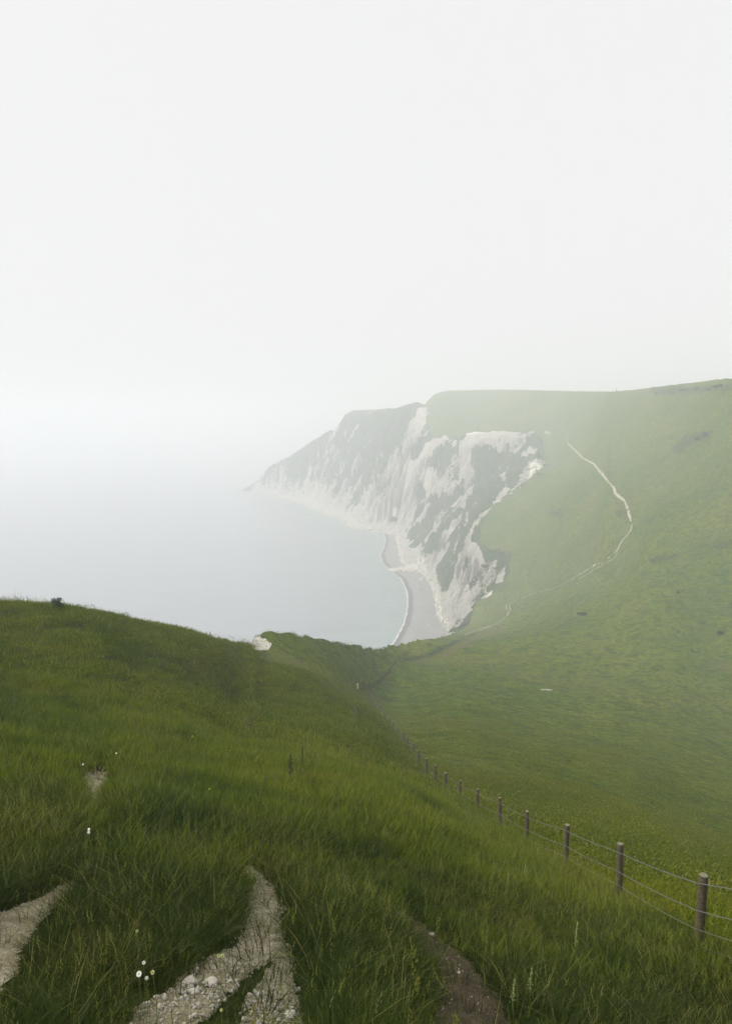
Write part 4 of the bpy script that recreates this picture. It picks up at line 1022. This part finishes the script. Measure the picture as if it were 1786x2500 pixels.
# ------------------------------------------------------------------ bushes and tall plants
def bush(px, py, r, lab, dmin=30, flat=.75, nleaf=900, lf=.06, grp='shrubs dotted over the hills', at=None):
    c = cast(px, py, 0, dmin) if at is None else at
    if c.y > 330 and px < 1300: r *= KF; lf *= KF
    rr = random.Random(px * 7 + py); e = bpy.data.objects.new('shrub', None); COL.objects.link(e); e.location = c; tag(e, lab, 'shrub', grp)
    mb = MB(); cl = [(Vector((rr.gauss(0, .42) * r, rr.gauss(0, .42) * r, rr.uniform(.3, 1.0) * r * flat)), rr.uniform(.25, .45) * r) for _ in range(14)]
    vs = []; fs = []
    for _ in range(nleaf):
        cc, cr = rr.choice(cl); d = Vector((rr.gauss(0, 1), rr.gauss(0, 1), rr.gauss(0, 1))).normalized() * cr * rr.uniform(.5, 1.08)
        p = cc + d; n1 = Vector((rr.gauss(0, 1), rr.gauss(0, 1), rr.gauss(0, 1))).normalized(); n2 = n1.cross(Vector((rr.gauss(0, 1), rr.gauss(0, 1), 1))).normalized(); s = lf * rr.uniform(.6, 1.5)
        k = len(vs); vs += [p - n1 * s, p - n2 * s * .5, p + n1 * s, p + n2 * s * .5]; fs.append((k, k + 1, k + 2, k + 3))
    mb.add(vs, fs); mb.build('foliage', M_LEAF, e, smooth=False)
    mb = MB()
    for cc, cr in cl[:7]: mb.tube([(0, 0, -.1), cc * .5, cc], [.035 * r, .022 * r, .008 * r], 5)
    mb.build('stem', M_WOOD, e)
bush(140, 1488, .62, 'small dark green bush standing alone on the brow of the near left hill', 30, 1.15, 1600, .035)
bush(1722, 1064, 2.4, 'large dark shrub high on the right hillside', 150, .7, 1500, .28)
bush(1702, 1073, 1.7, 'low dark shrub just left of the largest hillside shrub', 150, .5, 900, .28)
bush(1424, 1502, 1.5, 'dark scrub clump in the lower middle of the hillside', 150, .6, 900, .15)
bush(1413, 1500, 1.0, 'smaller scrub clump touching the left of the mid hillside clump', 150, .6, 600, .13)
bush(1757, 1549, 1.3, 'dark scrub clump on the hillside at the far right edge of the photo', 120, .55, 800, .13)
bush(1654, 1448, .9, 'tiny dark clump on the hillside right of the mid hillside scrub', 150, .6, 500, .12)
bush(1386, 1862, .35, 'tiny dark tussock in the pasture above the nearer fence', 30, .7, 400, .04)
bush(1655, 1545, .5, 'tiny dark clump left of the scrub at the right edge', 120, .6, 300, .08)
bush(961, 1272, 3.2, 'dark green shrub growing at the foot of the far white gully', 600, 1.0, 900, .35)
for k, (px, py, r) in enumerate([(1662, 955, 2.6), (1672, 953, 2.2), (1700, 951, 2.0), (1748, 948, 2.8), (1760, 945, 2.4), (1600, 962, 1.8), (1640, 960, 1.9), (1728, 953, 1.7)]):
    bush(px, py, r, ['hazy shrub of the pair left of the skyline scrub row', 'rounder hazy shrub beside the left skyline pair', 'low hazy shrub in the middle of the skyline scrub row', 'tallest hazy shrub of the skyline scrub row', 'hazy shrub at the right of the tallest skyline shrub', 'leftmost faint shrub below the skyline', 'second faint shrub from the left below the skyline', 'low hazy shrub just left of the tallest skyline shrub'][k], 200, .6, 600, .25, 'shrubs below the right skyline')
bush(1182, 1385, 2.0, 'dark scrub in the hollow at the top of the near white cliff', 300, .6, 800, .25)
bush(650, 1540, .5, 'low scrub on the crest of the chalk knoll', 60, .5, 500, .05)

def flower(px, py, hgt, kind, lab, size=.022, grp='flowers in the near grass'):
    size *= .48
    c = cast(px, py, hgt, 2); e = bpy.data.objects.new({'daisy': 'daisy', 'yellow': 'buttercup', 'bud': 'campion'}[kind], None); COL.objects.link(e); e.location = c; tag(e, lab, 'flower', grp)
    rr = random.Random(px + py); top = Vector((rr.uniform(-.02, .02), rr.uniform(-.02, .02), hgt))
    mb = MB(); mb.tube([(0, 0, -.02), top * .5 + Vector((.012, 0, 0)), top], .0018, 5); mb.build('stem', M_STEM, e)
    nrm = Vector((rr.uniform(-.3, .3), -.75, .6)).normalized(); x = nrm.cross(Vector((0, 0, 1))).normalized(); y = nrm.cross(x)
    mb = MB(); npet = 14 if kind == 'daisy' else 5
    for k in range(npet):
        a = 2 * math.pi * k / npet; d = x * math.cos(a) + y * math.sin(a); t_ = x * -math.sin(a) + y * math.cos(a); w = size * (.2 if npet > 6 else .45)
        b0 = top + d * size * .25; b1 = top + d * size * 1.0 + nrm * size * rr.uniform(-.1, .25)
        mb.add([b0 - t_ * w * .6, b0 + t_ * w * .6, (b0 + b1) / 2 + t_ * w, b1 + t_ * w * .4, b1 - t_ * w * .4, (b0 + b1) / 2 - t_ * w], [(0, 1, 2, 3, 4, 5)])
    mb.build('petals', {'daisy': M_WHITE, 'yellow': M_YEL, 'bud': M_PALEY}[kind], e, smooth=False)
    mb = MB(); mb.blob(top + nrm * size * .06, size * .3, 0, 8, 5, 1, .05); mb.build('flower_centre', M_YEL if kind != 'bud' else M_STEM, e)
for f in [(343, 2353, .40, 'daisy', 'uppermost white daisy of the cluster left of the chalk track'), (334, 2374, .38, 'daisy', 'leftmost and largest white daisy of the cluster left of the chalk track', .034),
          (350, 2394, .34, 'daisy', 'lowest white daisy of the cluster left of the chalk track'), (377, 2376, .38, 'bud', 'creamy yellow flower right of the daisy cluster', .026),
          (217, 2025, .42, 'daisy', 'upper flower of the white pair on the left slope', .030), (221, 2031, .40, 'daisy', 'lower flower of the white pair on the left slope', .034),
          (535, 2335, .30, 'bud', 'left cream bud rising in front of the chalk track', .026), (548, 2336, .30, 'bud', 'right cream bud rising in front of the chalk track', .026),
          (203, 1867, .45, 'daisy', 'pale flower above the upper left bare patch', .034), (283, 1838, .5, 'daisy', 'pale flower right of and above the upper left bare patch', .036),
          (340, 2272, .4, 'bud', 'faint cream flower above the daisy cluster', .02), (471, 1797, .4, 'yellow', 'highest yellow flower on the left slope', .05), (562, 1832, .4, 'yellow', 'small yellow flower amid the left slope above the chalk track', .034),
          (628, 1848, .4, 'yellow', 'yellow flower on the slope furthest toward the fence', .034), (510, 1926, .4, 'yellow', 'yellow flower on the slope above the bend of the chalk track', .034),
          (535, 2470, .25, 'bud', 'pale flower in the weeds at the foot of the rubbly edge', .018)]:
    flower(*f)
def spike(px, py, hgt, mat, lab, name='dock', n=70, r=.02, stems=1):
    c = cast(px, py, 0.1, 2); e = bpy.data.objects.new(name, None); COL.objects.link(e); e.location = c; tag(e, lab, 'plant', 'tall plants in the grass')
    rr = random.Random(px); mb = MB(); st = MB()
    st.tube([(0, 0, 0), (.01, 0, hgt * .5), (.02, .01, hgt)], [.004, .003, .002], 5)
    mb.tube([(.009, .004, hgt * .42), (.012, .007, hgt * .7), (.02, .01, hgt * 1.01)], [r * .2, r * .2, r * .08], 6)
    for k in range(n):
        f = .45 + .55 * k / n; a = rr.uniform(0, 6.28); q = r * (1.15 - f) * 2 * rr.uniform(.5, 1.2); p = Vector((.02 * f + math.cos(a) * q, .01 * f + math.sin(a) * q, hgt * f))
        mb.blob(p, r * .22, 0, 5, 3, k, .1)
    st.build('stem', M_STEM, e); mb.build('flower_spike', mat, e)
spike(708, 1925, .95, M_DOCK, 'dark upright dock spike, the left and taller of two on the slope', r=.055)
spike(737, 1890, .95, M_DOCK, 'dark upright dock spike, the right and thinner of two on the slope', r=.040)
spike(1402, 2335, .55, M_YEL if False else M_PALEY, 'yellow green flower stalk in the grass left of the nearest posts', 'weed_stalk', 40, .022)
spike(1237, 2190, .5, M_PALEY, 'thin pale flower stalk in the grass below the fence', 'weed_stalk', 30, .02)
spike(1278, 2160, .5, M_PALEY, 'thin pale flower stalk nearest under the fourth fence post', 'weed_stalk', 30, .02)
spike(1290, 2440, .4, M_PALEY, 'pale flower stalk in the dark grass right of the brown track', 'weed_stalk', 30, .018)
spike(1248, 2460, .35, M_PALEY, 'short pale flower stalk at the grassy rim of the brown track', 'weed_stalk', 24, .018)

# ------------------------------------------------------------------ walkers
def walker(px, py, h, top, trouser, lab, turn=0, pack=None, step_=.12):
    c = cast(px, py, 0, 150)
    e = bpy.data.objects.new('person', None); COL.objects.link(e); e.location = c; e.rotation_euler[2] = turn; tag(e, lab, 'person', 'walkers in the valley'); k = h / 1.75
    skin = mat_simple('skin', (.42, .28, .20), (.50, .34, .25), 10, .6, 0)
    J = {'pel': (0, 0, .95), 'wai': (0, 0, 1.08), 'che': (0, .01, 1.32), 'nck': (0, .01, 1.47), 'hed': (0, .02, 1.62), 'htp': (0, .02, 1.72),
         'lh': (-.09, 0, .92), 'lk': (-.10, step_ * .6, .50), 'la': (-.10, step_ * .2, .09), 'lf': (-.10, step_ * .2 + .14, .04),
         'rh': (.09, 0, .92), 'rk': (.10, -step_ * .2, .50), 'ra': (.10, -step_ * 1.5, .10), 'rf': (.10, -step_ * 1.5 + .13, .03),
         'ls': (-.18, 0, 1.41), 'le': (-.24, -.05, 1.14), 'lw': (-.23, .08, .92), 'lp': (-.22, .12, .84), 'rs': (.18, 0, 1.41), 're': (.24, .03, 1.14), 'rw': (.23, .12, .94), 'rp': (.22, .16, .86)}
    Rr = dict(pel=.135, wai=.12, che=.145, nck=.06, hed=.095, htp=.075, lh=.09, rh=.09, lk=.06, rk=.06, la=.042, ra=.042, lf=.035, rf=.035, ls=.06, rs=.06, le=.045, re=.045, lw=.03, rw=.03, lp=.036, rp=.036)
    E = [('pel', 'wai'), ('wai', 'che'), ('che', 'nck'), ('nck', 'hed'), ('hed', 'htp'), ('pel', 'lh'), ('lh', 'lk'), ('lk', 'la'), ('la', 'lf'), ('pel', 'rh'), ('rh', 'rk'), ('rk', 'ra'), ('ra', 'rf'),
         ('che', 'ls'), ('ls', 'le'), ('le', 'lw'), ('lw', 'lp'), ('che', 'rs'), ('rs', 're'), ('re', 'rw'), ('rw', 'rp')]
    def grow(name, keys, edges, infl, mat):
        ks = list(keys); me = bpy.data.meshes.new(name); me.from_pydata([Vector(J[q]) * k for q in ks], [(ks.index(a), ks.index(b)) for a, b in edges], [])
        bm = bmesh.new(); bm.from_mesh(me); bm.verts.layers.skin.verify(); bm.to_mesh(me); bm.free()
        o = link(name, me, e); o.modifiers.new('skin', 'SKIN')
        for i, q in enumerate(ks): r_ = (Rr[q] + infl) * k; me.skin_vertices[0].data[i].radius = (r_, r_)
        me.skin_vertices[0].data[0].use_root = True
        o.modifiers.new('sub', 'SUBSURF').render_levels = 1; me.materials.append(mat)
        dg = bpy.context.evaluated_depsgraph_get(); m2 = bpy.data.meshes.new_from_object(o.evaluated_get(dg)); o.modifiers.clear(); o.data = m2
        if not m2.materials: m2.materials.append(mat)
        return o
    grow('body', J.keys(), E, 0, skin)
    tk_ = ['wai', 'che', 'nck', 'ls', 'le', 'lw', 'rs', 're', 'rw']; grow('jacket', tk_, [x_ for x_ in E if x_[0] in tk_ and x_[1] in tk_], .022, mat_simple('jacket_cloth', *top, 8, .9, 0))
    tk_ = ['pel', 'lh', 'lk', 'la', 'rh', 'rk', 'ra']; grow('trousers', tk_, [x_ for x_ in E if x_[0] in tk_ and x_[1] in tk_], .018, mat_simple('trouser_cloth', *trouser, 8, .9, 0))
    mb = MB(); mb.blob(Vector((0, -.005, 1.70)) * k, Vector((.10, .11, .10)) * k, 0, 12, 8, 3, .04); mb.build('hair', M_DOCK, e)
    for sx__ in (-.035, .035):
        mb = MB(); mb.blob(Vector((sx__, .115, 1.64)) * k, .012 * k, 0, 6, 4, 1, 0); mb.build('eye', M_DOCK, e)
    if pack:
        mb = MB(); mb.blob(Vector((0, -.20, 1.25)) * k, Vector((.15, .11, .24)) * k, 0, 12, 8, 5, .05); mb.build('backpack', mat_simple('pack_cloth', *pack, 8, .9, 0), e)
walker(1046, 1578, 1.75, ((.05, .05, .10), (.08, .08, .14)), ((.03, .03, .05), (.05, .05, .07)), 'walker in dark blue clothes, left of the pair on the valley lip', 1.2, ((.25, .12, .14), (.32, .16, .18)))
walker(1050.5, 1577, 1.72, ((.45, .07, .04), (.55, .10, .06)), ((.06, .03, .04), (.09, .05, .06)), 'walker in a red top, right of the pair on the valley lip', 1.0)
walker(1266, 1463, 1.75, ((.02, .025, .05), (.04, .04, .07)), ((.015, .015, .02), (.03, .03, .04)), 'lone walker in dark clothes on the pale path across the slope', -1.2)

# ------------------------------------------------------------------ haze
def box_mesh(name, x0, x1, y0, y1, z0, z1):
    return mesh_np(name, [(x0, y0, z0), (x1, y0, z0), (x1, y1, z0), (x0, y1, z0), (x0, y0, z1), (x1, y0, z1), (x1, y1, z1), (x0, y1, z1)],
                   [(3, 2, 1, 0), (4, 5, 6, 7), (0, 1, 5, 4), (1, 2, 6, 5), (2, 3, 7, 6), (3, 0, 4, 7)], [], False)
hz = bpy.data.materials.new('sea_mist'); hz.use_nodes = True; nt = hz.node_tree; nt.nodes.clear()
out = N(nt, 'ShaderNodeOutputMaterial'); pv = N(nt, 'ShaderNodeVolumePrincipled')
pv.inputs['Color'].default_value = (.968, .984, .998, 1); pv.inputs['Density'].default_value = HAZE_D; pv.inputs['Anisotropy'].default_value = 0.0
nt.links.new(pv.outputs[0], out.inputs['Volume'])
me = box_mesh('haze', -9000, 9600, -350, 9700, -4.6, float(ZG.max()) + 12); me.materials.append(hz)
haze = link('haze', me); tag(haze, 'pale sea mist veiling the far cliffs', 'haze', None, 'stuff')

# ------------------------------------------------------------------ sky, sun, camera
SUN_DIR = Vector((-.86, -.06, .82)).normalized()      # towards the sun
elev = math.asin(SUN_DIR.z); azim = math.atan2(SUN_DIR.x, SUN_DIR.y)
w = bpy.data.worlds.new('World'); scene.world = w; w.use_nodes = True; nt = w.node_tree
bg = nt.nodes['Background']
sky = N(nt, 'ShaderNodeTexSky', sky_type='NISHITA'); sky.sun_disc = False; sky.sun_elevation = elev; sky.sun_rotation = azim; sky.dust_density = 6; sky.air_density = 1.2
hs = N(nt, 'ShaderNodeHueSaturation'); hs.inputs['Saturation'].default_value = .12; nt.links.new(sky.outputs[0], hs.inputs['Color'])
ov = mix(nt, .90, hs.outputs[0], (SKYV, SKYV, SKYV))
nt.links.new(ov, bg.inputs['Color']); bg.inputs['Strength'].default_value = .10
sun = bpy.data.lights.new('sun', 'SUN'); sun.energy = SUN_E; sun.angle = math.radians(10); sun.color = (1, .975, .93)
so = bpy.data.objects.new('sun', sun); COL.objects.link(so); so.rotation_euler = (-SUN_DIR).to_track_quat('-Z', 'Y').to_euler()
cam = bpy.data.cameras.new('camera'); cam.sensor_fit = 'VERTICAL'; cam.sensor_height = 36; cam.lens = 36 * F / 2500; cam.clip_start = .05; cam.clip_end = 20000
co = bpy.data.objects.new('camera', cam); COL.objects.link(co); co.location = (0, 0, CAMZ); co.rotation_euler = (math.pi / 2 - TH, 0, 0); scene.camera = co
vs_ = scene.view_settings; vs_.view_transform = 'Standard'; vs_.look = 'None'; vs_.exposure = 0; vs_.gamma = 1
cy = scene.cycles; cy.use_denoising = True; cy.max_bounces = 8; cy.diffuse_bounces = 3; cy.glossy_bounces = 2; cy.transmission_bounces = 3; cy.volume_bounces = 6; cy.transparent_max_bounces = 6
cy.use_adaptive_sampling = True; cy.adaptive_threshold = .015; cy.sample_clamp_indirect = 6
